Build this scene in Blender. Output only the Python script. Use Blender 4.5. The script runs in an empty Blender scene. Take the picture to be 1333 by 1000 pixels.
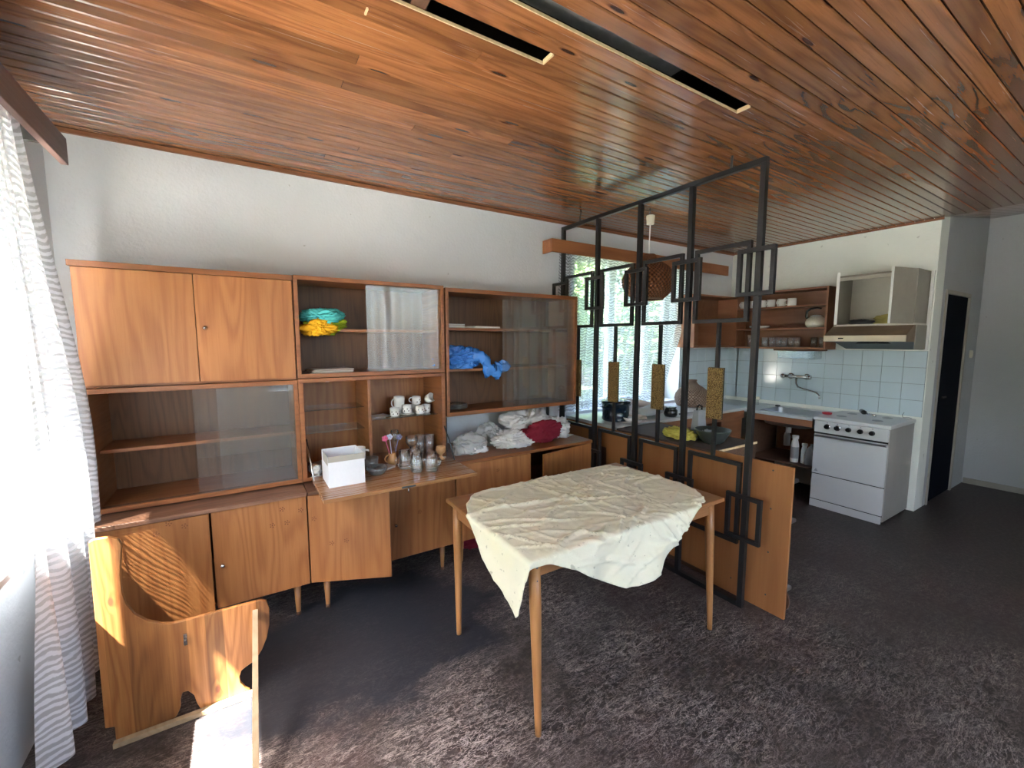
import bpy, bmesh, math, random
from mathutils import Vector, Matrix, noise
from mathutils.geometry import delaunay_2d_cdt
PI = math.pi
S = bpy.context.scene
C = S.collection

# ------------------------------------------------------------------ camera
cam = bpy.data.cameras.new('camera')
cam.sensor_width = 36.0
cam.lens = 36.0 * 557.9 / 1333.0
cam.clip_start = 0.02
co = bpy.data.objects.new('camera', cam)
co.location = (0, 0, 1.58)
co.rotation_euler = (math.radians(90 - 5.82), 0, -math.radians(32.32))
C.objects.link(co)
S.camera = co

# ------------------------------------------------------------------ light
S.view_settings.view_transform = 'Standard'
S.view_settings.look = 'None'
S.view_settings.gamma = 1
S.view_settings.use_curve_mapping = False
S.view_settings.exposure = 2.2
SUN = Vector((1, 0.5, -1.9)).normalized()
SUN_ENERGY = 33.0
SKY_STRENGTH = 0.8

w = bpy.data.worlds.new('sky')
S.world = w
w.use_nodes = True
nt = w.node_tree
nt.nodes.clear()
sky = nt.nodes.new('ShaderNodeTexSky')
sky.sky_type = 'NISHITA'
sky.sun_disc = False
sky.sun_elevation = math.asin(-SUN.z)
sky.sun_rotation = math.atan2(-SUN.x, -SUN.y)
sky.air_density = 1.0
sky.dust_density = 3.0
hs = nt.nodes.new('ShaderNodeHueSaturation')
hs.inputs['Saturation'].default_value = 0.95
bg = nt.nodes.new('ShaderNodeBackground')
bg.inputs[1].default_value = SKY_STRENGTH
wo = nt.nodes.new('ShaderNodeOutputWorld')
nt.links.new(sky.outputs[0], hs.inputs['Color'])
nt.links.new(hs.outputs[0], bg.inputs[0])
nt.links.new(bg.outputs[0], wo.inputs[0])
sl = bpy.data.lights.new('sun', 'SUN')
sl.energy = SUN_ENERGY
sl.angle = math.radians(0.55)
sl.color = (1.0, 0.96, 0.90)
so = bpy.data.objects.new('sun', sl)
so.rotation_euler = SUN.to_track_quat('-Z', 'Y').to_euler()
so.location = (-6, -3, 8)
C.objects.link(so)


def portal(loc, rot, sx, sy):
    l = bpy.data.lights.new('daylight_portal', 'AREA')
    l.shape = 'RECTANGLE'
    l.size, l.size_y = sx, sy
    l.cycles.is_portal = True
    o = bpy.data.objects.new('daylight_portal', l)
    o.location = loc
    o.rotation_euler = rot
    C.objects.link(o)


portal((-1.08, 1.4, 1.5), (0, -PI / 2, 0), 1.5, 2.3)       # left window, faces +x
portal((3.45, 3.44, 1.65), (-PI / 2, 0, 0), 1.8, 1.6)       # kitchen window, faces -y
portal((1.80, -1.78, 1.68), (PI / 2, 0, 0), 3.1, 1.75)        # window behind the camera, faces +y
S.cycles.max_bounces = 10
S.cycles.diffuse_bounces = 6
S.cycles.transparent_max_bounces = 24
S.cycles.use_denoising = True
S.cycles.sample_clamp_indirect = 6

# ------------------------------------------------------------------ materials


class NT:
    def __init__(s, name):
        s.m = bpy.data.materials.new(name)
        s.m.use_nodes = True
        s.t = s.m.node_tree
        s.t.nodes.clear()
        s.out = s.t.nodes.new('ShaderNodeOutputMaterial')

    def n(s, t, **k):
        nd = s.t.nodes.new('ShaderNode' + t)
        for a, b in k.items():
            setattr(nd, a, b)
        return nd

    def l(s, a, b):
        s.t.links.new(a, b)

    def set(s, sock, v):
        if isinstance(v, bpy.types.NodeSocket):
            s.l(v, sock)
        elif isinstance(v, (tuple, list)) and len(v) == 3 and sock.type == 'RGBA':
            sock.default_value = (*v, 1)
        else:
            sock.default_value = v

    def math(s, op, a, b=0.0, c=0.0, clamp=False):
        nd = s.n('Math', operation=op, use_clamp=clamp)
        s.set(nd.inputs[0], a)
        s.set(nd.inputs[1], b)
        s.set(nd.inputs[2], c)
        return nd.outputs[0]

    def coords(s, scale=(1, 1, 1), rand=False, rot=(0, 0, 0)):
        tc = s.n('TexCoord')
        v = tc.outputs['Object']
        if rand:
            oi = s.n('ObjectInfo')
            sc = s.n('VectorMath', operation='SCALE')
            sc.inputs[0].default_value = (7.3, 11.1, 5.7)
            s.l(oi.outputs['Random'], sc.inputs['Scale'])
            ad = s.n('VectorMath', operation='ADD')
            s.l(v, ad.inputs[0])
            s.l(sc.outputs[0], ad.inputs[1])
            v = ad.outputs[0]
        mp = s.n('Mapping')
        mp.inputs['Scale'].default_value = scale
        mp.inputs['Rotation'].default_value = rot
        s.l(v, mp.inputs[0])
        return mp.outputs[0]

    def noise(s, vec, scale=5, detail=3, rough=0.5, dist=0.0):
        nd = s.n('TexNoise')
        s.l(vec, nd.inputs['Vector'])
        nd.inputs['Scale'].default_value = scale
        nd.inputs['Detail'].default_value = detail
        nd.inputs['Roughness'].default_value = rough
        nd.inputs['Distortion'].default_value = dist
        return nd.outputs[0]

    def ramp(s, f, stops):
        nd = s.n('ValToRGB')
        s.set(nd.inputs[0], f)
        e = nd.color_ramp.elements
        while len(e) < len(stops):
            e.new(0.5)
        for el, (p, c) in zip(e, stops):
            el.position = p
            el.color = (*c, 1) if len(c) == 3 else c
        return nd.outputs[0]

    def mix(s, f, a, b, bt='MIX'):
        nd = s.n('Mix', data_type='RGBA', blend_type=bt)
        s.set(nd.inputs[0], f)
        s.set(nd.inputs[6], a)
        s.set(nd.inputs[7], b)
        return nd.outputs[2]

    def bump(s, h, strength=0.3, dist=0.01):
        nd = s.n('Bump')
        nd.inputs['Strength'].default_value = strength
        nd.inputs['Distance'].default_value = dist
        s.l(h, nd.inputs['Height'])
        return nd.outputs[0]

    def bsdf(s, col, rough=0.5, metal=0.0, spec=0.5, coat=0.0, normal=None, **k):
        b = s.n('BsdfPrincipled')
        s.set(b.inputs['Base Color'], col)
        s.set(b.inputs['Roughness'], rough)
        s.set(b.inputs['Metallic'], metal)
        s.set(b.inputs['Specular IOR Level'], spec)
        s.set(b.inputs['Coat Weight'], coat)
        b.inputs['Coat Roughness'].default_value = 0.15
        for a, v in k.items():
            s.set(b.inputs[a], v)
        if normal is not None:
            s.l(normal, b.inputs['Normal'])
        s.l(b.outputs[0], s.out.inputs[0])
        return b


def plain(name, col, rough=0.5, metal=0.0, var=0.12, scale=18, bump=0.0, coat=0.0, spec=0.5):
    m = NT(name)
    v = m.coords(rand=True)
    f = m.noise(v, scale, 4, 0.6)
    c = m.mix(f, tuple(x * (1 - var) for x in col), tuple(min(1, x * (1 + var)) for x in col))
    nm = m.bump(m.noise(v, scale * 4, 3), bump, 0.004) if bump else None
    m.bsdf(c, rough, metal, spec, coat, nm)
    return m.m


def wood(name, light, dark, axis='z', rough=0.45, coat=0.0, ring=1.0, var=0.25, knots=False, fine=1.0, strips=0.0, knotcol=(0.09, 0.03, 0.012)):
    m = NT(name)
    sc = {'z': (5, 5, 0.55), 'x': (0.55, 5, 5), 'y': (5, 0.55, 5)}[axis]
    sf = {'z': (90, 90, 2.2), 'x': (2.2, 90, 90), 'y': (90, 2.2, 90)}[axis]
    v = m.coords(sc, True)
    base = m.noise(v, 1.15, 2, 0.45, 0.25)
    ph = m.math('MULTIPLY', base, 75.0 * ring)
    if knots:
        a_, b_, sa, sb2 = knots
        sp = m.n('SeparateXYZ')
        m.l(m.coords((1, 1, 1), True), sp.inputs[0])
        cm = m.n('CombineXYZ')
        m.l(m.math('MULTIPLY', sp.outputs[a_], sa), cm.inputs[0])
        m.l(m.math('MULTIPLY_ADD', sp.outputs[b_], sb2, m.math('MULTIPLY', base, 0.2)), cm.inputs[1])
        vo = m.n('TexVoronoi', voronoi_dimensions='2D')
        m.l(cm.outputs[0], vo.inputs['Vector'])
        vo.inputs['Scale'].default_value = 1.0
        vo.inputs['Randomness'].default_value = 1.0
        sel = m.n('SeparateColor')
        m.l(vo.outputs['Color'], sel.inputs[0])
        on = m.math('GREATER_THAN', sel.outputs[0], 0.78)
        ka = m.math('MULTIPLY', m.math('SUBTRACT', 1.0, m.math('MULTIPLY', vo.outputs['Distance'], 3.0), clamp=True), on)
        kf = m.math('MULTIPLY', m.math('MULTIPLY', m.math('SUBTRACT', 1.0, m.math('MULTIPLY', vo.outputs['Distance'], 7.5), clamp=True), on), 2.2, clamp=True)
        ph = m.math('ADD', ph, m.math('MULTIPLY', ka, 6.0))
    rings = m.math('SINE', ph)
    rings = m.math('MULTIPLY_ADD', rings, 0.5, 0.5)
    rings = m.math('POWER', rings, 1.8)
    fib = m.noise(m.coords(sf, True), 1.0, 3, 0.65)
    pore = m.noise(m.coords(tuple(q * 2.4 for q in sf), True), 1.0, 2, 0.6)
    f = m.math('ADD', m.math('MULTIPLY', rings, 0.38), m.math('MULTIPLY', fib, 0.62 * fine), clamp=True)
    c = m.mix(f, light, dark)
    big = m.noise(m.coords((1.1, 1.1, 1.1), True), 1.4, 2)
    oi = m.n('ObjectInfo')
    r2 = m.math('ADD', m.math('MULTIPLY', oi.outputs['Random'], var), m.math('MULTIPLY_ADD', big, 0.5, 0.74 - var / 2))
    mul = m.n('VectorMath', operation='SCALE')
    m.l(c, mul.inputs[0])
    m.l(r2, mul.inputs['Scale'])
    c = mul.outputs[0]
    c = m.mix(m.math('MULTIPLY', m.math('GREATER_THAN', pore, 0.61), 0.25), c, dark)
    if knots:
        c = m.mix(kf, c, knotcol)
    if strips:
        sp2 = m.n('SeparateXYZ')
        m.l(m.coords((1, 1, 1)), sp2.inputs[0])
        q = m.math('DIVIDE', sp2.outputs[0], strips)
        wn = m.n('TexWhiteNoise', noise_dimensions='1D')
        m.l(m.math('FLOOR', q), wn.inputs['W'])
        sc2 = m.n('VectorMath', operation='SCALE')
        m.l(c, sc2.inputs[0])
        m.l(m.math('MULTIPLY_ADD', wn.outputs['Value'], 0.85, 0.52), sc2.inputs['Scale'])
        fr_ = m.math('FRACT', q)
        c = m.mix(m.math('MULTIPLY', m.math('LESS_THAN', fr_, 0.02), 0.6), sc2.outputs[0], dark)
    nm = m.bump(fib, 0.12, 0.002)
    m.bsdf(c, m.math('MULTIPLY_ADD', fib, 0.2, rough - 0.1), 0, 0.5, coat, nm)
    return m.m


def thin_glass(name, tint=(1, 1, 1), refl=1.0, haze=0.0):
    m = NT(name)
    tr = m.n('BsdfTransparent')
    tr.inputs[0].default_value = (*tint, 1)
    gl = m.n('BsdfGlossy')
    gl.inputs['Roughness'].default_value = 0.015
    lw = m.n('LayerWeight')
    lw.inputs[0].default_value = 0.5
    fres = m.math('MULTIPLY_ADD', m.math('POWER', lw.outputs['Facing'], 5.0), 0.92, 0.05)
    mx = m.n('MixShader')
    m.l(m.math('MULTIPLY', fres, refl, clamp=True), mx.inputs[0])
    m.l(tr.outputs[0], mx.inputs[1])
    m.l(gl.outputs[0], mx.inputs[2])
    o = mx.outputs[0]
    if haze:
        df = m.n('BsdfDiffuse')
        df.inputs[0].default_value = (0.75, 0.75, 0.75, 1)
        f = m.noise(m.coords((1, 1, 0.5)), 9, 5, 0.7)
        m2 = m.n('MixShader')
        m.l(m.math('MULTIPLY', f, haze), m2.inputs[0])
        m.l(o, m2.inputs[1])
        m.l(df.outputs[0], m2.inputs[2])
        o = m2.outputs[0]
    m.l(o, m.out.inputs[0])
    return m.m


def lace(name, axis='y', col=(0.78, 0.80, 0.84), hole=0.80, trans=0.06, thin=0.68):
    """net curtain woven in wavy horizontal ribs with open mesh between them"""
    m = NT(name)
    tc = m.n('TexCoord')
    sp = m.n('SeparateXYZ')
    m.l(tc.outputs['UV'], sp.inputs[0])
    u, vv = sp.outputs[0], sp.outputs[1]       # metres of cloth
    wob = m.noise(tc.outputs['UV'], 9, 3, 0.6)
    blot = m.noise(tc.outputs['UV'], 26, 2, 0.6)
    ph = m.math('ADD', m.math('MULTIPLY', vv, 2 * PI / 0.026), m.math('MULTIPLY', wob, 16.0))
    ph = m.math('ADD', ph, m.math('MULTIPLY', m.math('SINE', m.math('MULTIPLY', u, 2 * PI / 0.09)), 1.3))
    band = m.math('MULTIPLY_ADD', m.math('SINE', ph), 0.5, 0.5)
    band = m.math('MULTIPLY', band, m.math('MULTIPLY_ADD', blot, 1.2, 0.45))
    fibre = m.noise(tc.outputs['UV'], 240, 2, 0.6)
    a = m.math('ADD', band, m.math('MULTIPLY_ADD', fibre, 0.6, -0.3))
    a = m.math('MULTIPLY', m.math('SUBTRACT', a, 0.30), 2.6, clamp=True)
    a = m.math('MULTIPLY_ADD', a, 0.97 - hole, hole)
    df = m.n('BsdfDiffuse')
    m.l(m.mix(m.math('DIVIDE', m.math('SUBTRACT', a, hole), max(0.02, 0.97 - hole)), tuple(q * thin for q in col), col), df.inputs[0])
    tl = m.n('BsdfTranslucent')
    tl.inputs[0].default_value = (*col, 1)
    mx = m.n('MixShader')
    mx.inputs[0].default_value = trans
    m.l(df.outputs[0], mx.inputs[1])
    m.l(tl.outputs[0], mx.inputs[2])
    tr = m.n('BsdfTransparent')
    m2 = m.n('MixShader')
    m.l(a, m2.inputs[0])
    m.l(tr.outputs[0], m2.inputs[1])
    m.l(mx.outputs[0], m2.inputs[2])
    m.l(m2.outputs[0], m.out.inputs[0])
    return m.m


def cloth_mat(name, col, stain=None, var=0.1, translucent=0.0, weave=900):
    m = NT(name)
    v = m.coords()
    f = m.noise(v, 9, 5, 0.65)
    c = m.mix(f, tuple(x * (1 - var) for x in col), tuple(min(1, x * (1 + var)) for x in col))
    if stain:
        s1 = m.noise(v, 26, 3, 0.6)
        c = m.mix(m.math('MULTIPLY', m.math('GREATER_THAN', s1, 0.655), 0.6), c, stain)
        s2 = m.noise(v, 3.3, 2)
        c = m.mix(m.math('MULTIPLY', m.math('SUBTRACT', s2, 0.5, clamp=True), 1.6, clamp=True), c, tuple(a * b for a, b in zip(col, (1.02, 0.97, 0.72))))
    h = m.noise(v, weave * 0.2, 2)
    m.bsdf(c, 0.85, 0, 0.2, 0, m.bump(h, 0.25, 0.002), **({'Transmission Weight': 0.0}))
    return m.m


M = {}
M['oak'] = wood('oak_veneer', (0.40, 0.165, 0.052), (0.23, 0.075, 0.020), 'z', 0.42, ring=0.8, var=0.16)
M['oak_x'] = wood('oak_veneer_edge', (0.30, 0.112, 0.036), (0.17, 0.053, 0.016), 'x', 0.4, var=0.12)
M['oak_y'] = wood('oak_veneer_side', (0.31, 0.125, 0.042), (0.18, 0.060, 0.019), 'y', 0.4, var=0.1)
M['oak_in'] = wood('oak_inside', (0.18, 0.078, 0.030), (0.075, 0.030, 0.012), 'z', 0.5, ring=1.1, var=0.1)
M['flapwood'] = wood('flap_wood', (0.42, 0.20, 0.08), (0.27, 0.115, 0.042), 'x', 0.28, coat=0.3, ring=0.2)
M['worn'] = wood('worn_ledge', (0.23, 0.11, 0.06), (0.09, 0.04, 0.023), 'x', 0.5, ring=1.3)
M['beech'] = wood('beech_table', (0.36, 0.165, 0.065), (0.23, 0.09, 0.032), 'x', 0.4, ring=0.5)
M['beech_z'] = wood('beech_leg', (0.43, 0.205, 0.075), (0.28, 0.115, 0.038), 'z', 0.4, ring=0.35)
M['plank'] = wood('varnished_pine_plank', (0.335, 0.138, 0.050), (0.130, 0.043, 0.017), 'x', 0.24, coat=0.55, ring=0.9, var=0.62, knots=(0, 1, 2.6, 13.0), knotcol=(0.07, 0.018, 0.008))
M['raw'] = wood('raw_sawn_wood', (0.78, 0.60, 0.37), (0.60, 0.42, 0.22), 'y', 0.7)
M['batten'] = wood('pale_batten', (0.45, 0.34, 0.21), (0.32, 0.22, 0.12), 'y', 0.7)
M['pine'] = wood('pine_board', (0.50, 0.225, 0.070), (0.25, 0.085, 0.022), 'z', 0.42, coat=0.15, ring=1.7, fine=1.5, knots=(0, 2, 13.0, 6.0), knotcol=(0.20, 0.06, 0.025), strips=0.062)
M['kit'] = wood('kitchen_veneer', (0.40, 0.165, 0.055), (0.30, 0.11, 0.034), 'z', 0.5, ring=0.3, var=0.08)
M['kit_x'] = wood('kitchen_fascia', (0.28, 0.115, 0.05), (0.16, 0.06, 0.026), 'x', 0.5, ring=0.5)
M['shelfw'] = wood('shelf_veneer', (0.34, 0.15, 0.075), (0.24, 0.095, 0.045), 'y', 0.5, ring=0.4, var=0.06)
M['shelfin'] = wood('shelf_inside', (0.25, 0.115, 0.06), (0.17, 0.07, 0.034), 'y', 0.5, ring=0.4, var=0.04)
M['brownbd'] = wood('brown_board', (0.14, 0.07, 0.04), (0.07, 0.034, 0.02), 'y', 0.6)
M['valance'] = wood('curtain_board', (0.22, 0.135, 0.115), (0.14, 0.08, 0.07), 'y', 0.5, ring=0.5)
M['valance_b'] = wood('kitchen_curtain_board', (0.44, 0.17, 0.06), (0.26, 0.09, 0.03), 'x', 0.5, ring=0.5)
M['black'] = plain('black_painted_steel', (0.012, 0.012, 0.013), 0.42, 0.0, 0.3, 25, 0.1)
M['navy'] = plain('blue_black_door_paint', (0.004, 0.005, 0.009), 0.9, spec=0.05)
M['dark'] = plain('dark_void', (0.012, 0.011, 0.010), 0.9)
M['chrome'] = plain('chrome', (0.62, 0.62, 0.62), 0.16, 1.0, 0.05)
M['steel'] = plain('sink_steel', (0.55, 0.56, 0.58), 0.28, 1.0, 0.08)
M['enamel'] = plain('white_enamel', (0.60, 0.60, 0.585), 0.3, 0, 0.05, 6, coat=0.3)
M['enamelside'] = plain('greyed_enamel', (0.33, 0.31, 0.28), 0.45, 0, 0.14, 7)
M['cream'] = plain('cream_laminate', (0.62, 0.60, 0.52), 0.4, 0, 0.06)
M['creamside'] = plain('grey_laminate', (0.31, 0.29, 0.24), 0.5, 0, 0.16, 8)  # greyer and more mottled than the cream laminate
M['dulltop'] = plain('dull_brown_top', (0.085, 0.062, 0.052), 0.75, 0, 0.25, 8, spec=0.25)
M['grime'] = plain('greasy_hood_metal', (0.22, 0.15, 0.095), 0.5, 0.1, 0.35, 9)
M['lip'] = plain('cream_hood_lip', (0.62, 0.52, 0.37), 0.4, 0, 0.08)
M['knob'] = plain('black_knob', (0.012, 0.012, 0.012), 0.25)
M['porc'] = plain('white_porcelain', (0.82, 0.82, 0.80), 0.18, 0, 0.02, coat=0.4)
M['plast'] = plain('white_plastic', (0.70, 0.70, 0.67), 0.4, 0, 0.03)
M['ivory'] = plain('ivory_plastic', (0.72, 0.68, 0.55), 0.4, 0, 0.03)
M['greypl'] = plain('grey_plastic', (0.30, 0.31, 0.31), 0.5)
M['paper'] = plain('paper', (0.72, 0.70, 0.66), 0.8, 0, 0.05)
M['card'] = plain('white_cardboard', (0.80, 0.80, 0.82), 0.7, 0, 0.04, 60)
M['cardin'] = plain('grey_card_edge', (0.42, 0.39, 0.33), 0.8, 0, 0.1)
M['clay'] = plain('tan_glazed_clay', (0.46, 0.24, 0.09), 0.35, 0, 0.25, 10, coat=0.3)
M['turned'] = plain('turned_wood', (0.50, 0.27, 0.12), 0.5, 0, 0.2, 30)
M['pink'] = plain('pink_plastic', (0.72, 0.13, 0.25), 0.4)
M['palev'] = plain('pale_lilac_plastic', (0.60, 0.60, 0.72), 0.4)
M['violet'] = plain('grey_violet_plastic', (0.20, 0.18, 0.28), 0.4)
M['potblue'] = plain('dark_blue_enamel', (0.008, 0.020, 0.038), 0.15, 0, 0.1, coat=0.5)
M['bowlm'] = plain('dark_grey_bowl', (0.05, 0.058, 0.052), 0.3, 0, 0.3)
M['kettle'] = plain('speckled_enamel', (0.62, 0.60, 0.52), 0.25, 0, 0.25, 70, coat=0.3)
M['redp'] = plain('red_plastic', (0.5, 0.03, 0.05), 0.4)
M['slate'] = plain('dark_steel_edge', (0.08, 0.085, 0.09), 0.4, 0.6)
M['worktop'] = plain('pale_worktop', (0.50, 0.51, 0.51), 0.28, 0, 0.16, 12, coat=0.3)
M['sticker'] = plain('faded_sticker', (0.16, 0.055, 0.02), 0.7)
M['teal'] = cloth_mat('teal_cloth', (0.09, 0.48, 0.47))
M['yellow'] = cloth_mat('yellow_cloth', (0.80, 0.42, 0.02))
M['lime'] = cloth_mat('lime_cloth', (0.32, 0.42, 0.02))
M['white'] = cloth_mat('white_cloth', (0.66, 0.63, 0.61))
M['redcl'] = cloth_mat('dark_red_cloth', (0.20, 0.014, 0.028))
M['olive'] = cloth_mat('olive_cloth', (0.42, 0.36, 0.12))
M['yelnet'] = cloth_mat('yellow_net', (0.55, 0.46, 0.10), var=0.4)
M['sand'] = cloth_mat('sand_cloth', (0.50, 0.42, 0.36))
M['greycl'] = cloth_mat('grey_cloth', (0.35, 0.36, 0.36), var=0.3)
M['tablecloth'] = cloth_mat('cream_tablecloth', (0.80, 0.75, 0.58), stain=(0.40, 0.36, 0.24), var=0.05)
M['glass'] = thin_glass('cabinet_glass', (0.965, 0.975, 0.965), 1.3, 0.06)
M['wglass'] = thin_glass('window_glass', (0.97, 0.98, 0.98), 1.0)
M['shelfglass'] = thin_glass('shelf_glass', (0.78, 0.86, 0.82), 1.6, 0.06)
M['tumbler2'] = thin_glass('tumbler_painted_glints', (0.95, 0.96, 0.96), 4.0, 0.22)  # pale haze mixed in to stand in for highlights on the glasses
M['tumbler'] = thin_glass('tumbler_glass', (0.97, 0.98, 0.98), 3.6, 0.03)
M['smoke'] = thin_glass('smoked_glass', (0.62, 0.60, 0.55), 2.2, 0.25)
M['lace'] = lace('lace_curtain')
M['lace2'] = lace('lace_kitchen', trans=0.35, thin=0.8, hole=0.50, col=(0.62, 0.65, 0.70))


def plastic_bag(name, col, tr):
    m = NT(name)
    v = m.coords()
    b = m.bsdf(col, 0.22, 0, 0.6, 0.2, m.bump(m.noise(v, 30, 3, 0.6), 0.5, 0.01))
    t = m.n('BsdfTransparent')
    t.inputs[0].default_value = (*[0.5 + x * 0.5 for x in col], 1)
    mx = m.n('MixShader')
    mx.inputs[0].default_value = tr
    m.l(b.outputs[0], mx.inputs[1])
    m.l(t.outputs[0], mx.inputs[2])
    m.l(mx.outputs[0], m.out.inputs[0])
    return m.m


M['bluebag'] = plastic_bag('blue_plastic_bag', (0.05, 0.24, 0.72), 0.12)
M['clearbag'] = plastic_bag('clear_plastic_bag', (0.75, 0.75, 0.74), 0.6)


def mk_plaster(name, col, bumpy=0.5, dirt=(0.55, 0.5, 0.44)):
    m = NT(name)
    v = m.coords()
    big = m.noise(v, 1.3, 4, 0.6)
    mid = m.noise(v, 9, 6, 0.65)
    c = m.mix(big, tuple(x * 0.86 for x in col), col)
    c = m.mix(m.math('MULTIPLY', m.math('GREATER_THAN', m.noise(v, 17, 2), 0.74), 0.45), c, tuple(x * 0.7 for x in dirt))
    c = m.mix(m.math('MULTIPLY', mid, 0.12), c, dirt)
    h = m.math('ADD', m.math('MULTIPLY', mid, 0.6), m.math('MULTIPLY', m.noise(v, 60, 4), 0.3))
    m.bsdf(c, 0.9, 0, 0.2, 0, m.bump(h, bumpy, 0.02))
    return m.m


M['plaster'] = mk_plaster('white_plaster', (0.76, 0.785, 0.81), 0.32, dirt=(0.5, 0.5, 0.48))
M['plaster_shaded'] = mk_plaster('white_plaster_shaded', (0.46, 0.475, 0.48), dirt=(0.35, 0.35, 0.33))  # same plaster darkened: weaker light on the right-hand walls put into the colour
M['plaster_k'] = mk_plaster('kitchen_plaster', (0.84, 0.87, 0.80), 0.3, dirt=(0.5, 0.5, 0.45))
M['tile'] = plain('pale_blue_tile', (0.52, 0.62, 0.66), 0.13, 0, 0.05, 5, coat=0.5)
M['grout'] = plain('grey_grout', (0.16, 0.18, 0.18), 0.9)
M['concrete'] = mk_plaster('outside_concrete', (0.82, 0.78, 0.70))
M['mortar'] = plain('old_grey_mortar', (0.22, 0.23, 0.22), 0.95, 0, 0.5, 14, 0.6)
M['leaf'] = plain('leaf_green', (0.13, 0.24, 0.06), 0.5, 0, 0.5, 3)
M['lawn'] = plain('lawn_darkened', (0.06, 0.09, 0.035), 0.9)
M['bark'] = plain('bark', (0.12, 0.08, 0.05), 0.9)


def mk_floor():
    m = NT('worn_linoleum')
    v = m.coords()
    big = m.noise(v, 0.9, 4, 0.6)
    mid = m.noise(v, 4.5, 5, 0.6)
    c = m.ramp(big, [(0.36, (0.026, 0.019, 0.0155)), (0.50, (0.044, 0.030, 0.026)), (0.62, (0.056, 0.028, 0.026)), (0.74, (0.038, 0.029, 0.022))])
    c = m.mix(m.math('MULTIPLY', mid, 0.6), c, (0.020, 0.018, 0.018))
    c = m.mix(m.math('MULTIPLY', m.math('SUBTRACT', m.noise(v, 38, 4, 0.7), 0.45, clamp=True), 1.8, clamp=True), c, (0.13, 0.105, 0.095))
    # fibrous scuffs : thin iso-lines of distorted noises in several directions
    tot = None
    for i, (rot, sc, st, dst) in enumerate([(0.5, (3.2, 13, 1), 0.012, 1.6), (1.75, (3.6, 14, 1), 0.012, 1.4), (-0.6, (3, 11, 1), 0.011, 1.8), (1.1, (11, 24, 1), 0.020, 1.0), (2.5, (9, 20, 1), 0.016, 1.6)]):
        n1 = m.noise(m.coords(sc, rot=(0, 0, rot)), 1.0, 5, 0.62, dst)
        d = m.math('ABSOLUTE', m.math('SUBTRACT', n1, 0.5))
        ln = m.math('SUBTRACT', 1.0, m.math('DIVIDE', d, st), clamp=True)
        tot = ln if tot is None else m.math('ADD', tot, ln)
    patch = m.noise(v, 2.2, 3, 0.6)
    # the greasy smooth stain in front of the cabinets
    sp = m.n('SeparateXYZ')
    m.l(v, sp.inputs[0])
    dx = m.math('DIVIDE', m.math('SUBTRACT', sp.outputs[0], 0.50), 0.85)
    dy = m.math('DIVIDE', m.math('SUBTRACT', sp.outputs[1], 2.25), 0.62)
    r = m.math('SQRT', m.math('ADD', m.math('MULTIPLY', dx, dx), m.math('MULTIPLY', dy, dy)))
    r = m.math('ADD', r, m.math('MULTIPLY_ADD', m.noise(v, 3.0, 4, 0.6), 0.9, -0.45))
    st = m.math('SUBTRACT', 1.0, m.math('MULTIPLY', m.math('SUBTRACT', r, 0.75), 3.5), clamp=True)
    f = m.math('MULTIPLY', tot, m.math('MULTIPLY', m.math('SUBTRACT', patch, 0.30, clamp=True), 3.4))
    f = m.math('MULTIPLY', f, m.math('SUBTRACT', 1.0, m.math('MULTIPLY', st, 0.93)))
    far = m.math('SUBTRACT', 1.15, m.math('MULTIPLY', sp.outputs[0], 0.24), clamp=True)
    f = m.math('MULTIPLY', m.math('MULTIPLY', f, far), 0.75, clamp=True)
    c = m.mix(st, c, (0.0155, 0.0175, 0.0235))
    c = m.mix(f, c, (0.34, 0.285, 0.26))
    m.bsdf(c, m.math('MULTIPLY_ADD', f, 0.25, 0.50), 0, 0.4, 0, m.bump(m.math('ADD', f, mid), 0.3, 0.003))
    return m.m


M['floor'] = mk_floor()


def mk_brass():
    m = NT('hammered_brass')
    v = m.coords()
    vo = m.n('TexVoronoi')
    m.l(v, vo.inputs['Vector'])
    vo.inputs['Scale'].default_value = 190
    d = vo.outputs['Distance']
    c = m.mix(m.math('MULTIPLY', d, 1.5, clamp=True), (0.85, 0.60, 0.24), (0.12, 0.065, 0.015))
    m.bsdf(c, 0.32, 0.6, 0.7, 0, m.bump(d, 1.0, 0.006))
    return m.m


M['brass'] = mk_brass()


def mk_wicker(name, a, b):
    m = NT(name)
    tc = m.n('TexCoord')
    sp = m.n('SeparateXYZ')
    m.l(tc.outputs['UV'], sp.inputs[0])
    s = m.math('MULTIPLY', m.math('SINE', m.math('MULTIPLY', sp.outputs[0], PI)), m.math('SINE', m.math('MULTIPLY', sp.outputs[1], PI)))
    f = m.math('MULTIPLY_ADD', s, 0.5, 0.5)
    c = m.mix(f, b, a)
    m.bsdf(c, 0.55, 0, 0.3, 0, m.bump(s, 0.8, 0.004))
    return m.m


M['wicker'] = mk_wicker('brown_wicker', (0.24, 0.085, 0.028), (0.055, 0.018, 0.007))
M['wicker2'] = mk_wicker('pale_wicker', (0.33, 0.22, 0.16), (0.10, 0.06, 0.04))

# ------------------------------------------------------------------ mesh helpers
MW = {}


def nb():
    return bmesh.new()


def bx(bm, x0, x1, y0, y1, z0, z1, mat=None):
    vs = [bm.verts.new(p) for p in ((x0, y0, z0), (x1, y0, z0), (x1, y1, z0), (x0, y1, z0), (x0, y0, z1), (x1, y0, z1), (x1, y1, z1), (x0, y1, z1))]
    if mat is not None:
        for q in vs:
            q.co = mat @ q.co
    for f in ((0, 3, 2, 1), (4, 5, 6, 7), (0, 1, 5, 4), (1, 2, 6, 5), (2, 3, 7, 6), (3, 0, 4, 7)):
        bm.faces.new([vs[i] for i in f])
    return bm


def box(*a):
    return bx(nb(), *a)


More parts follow.
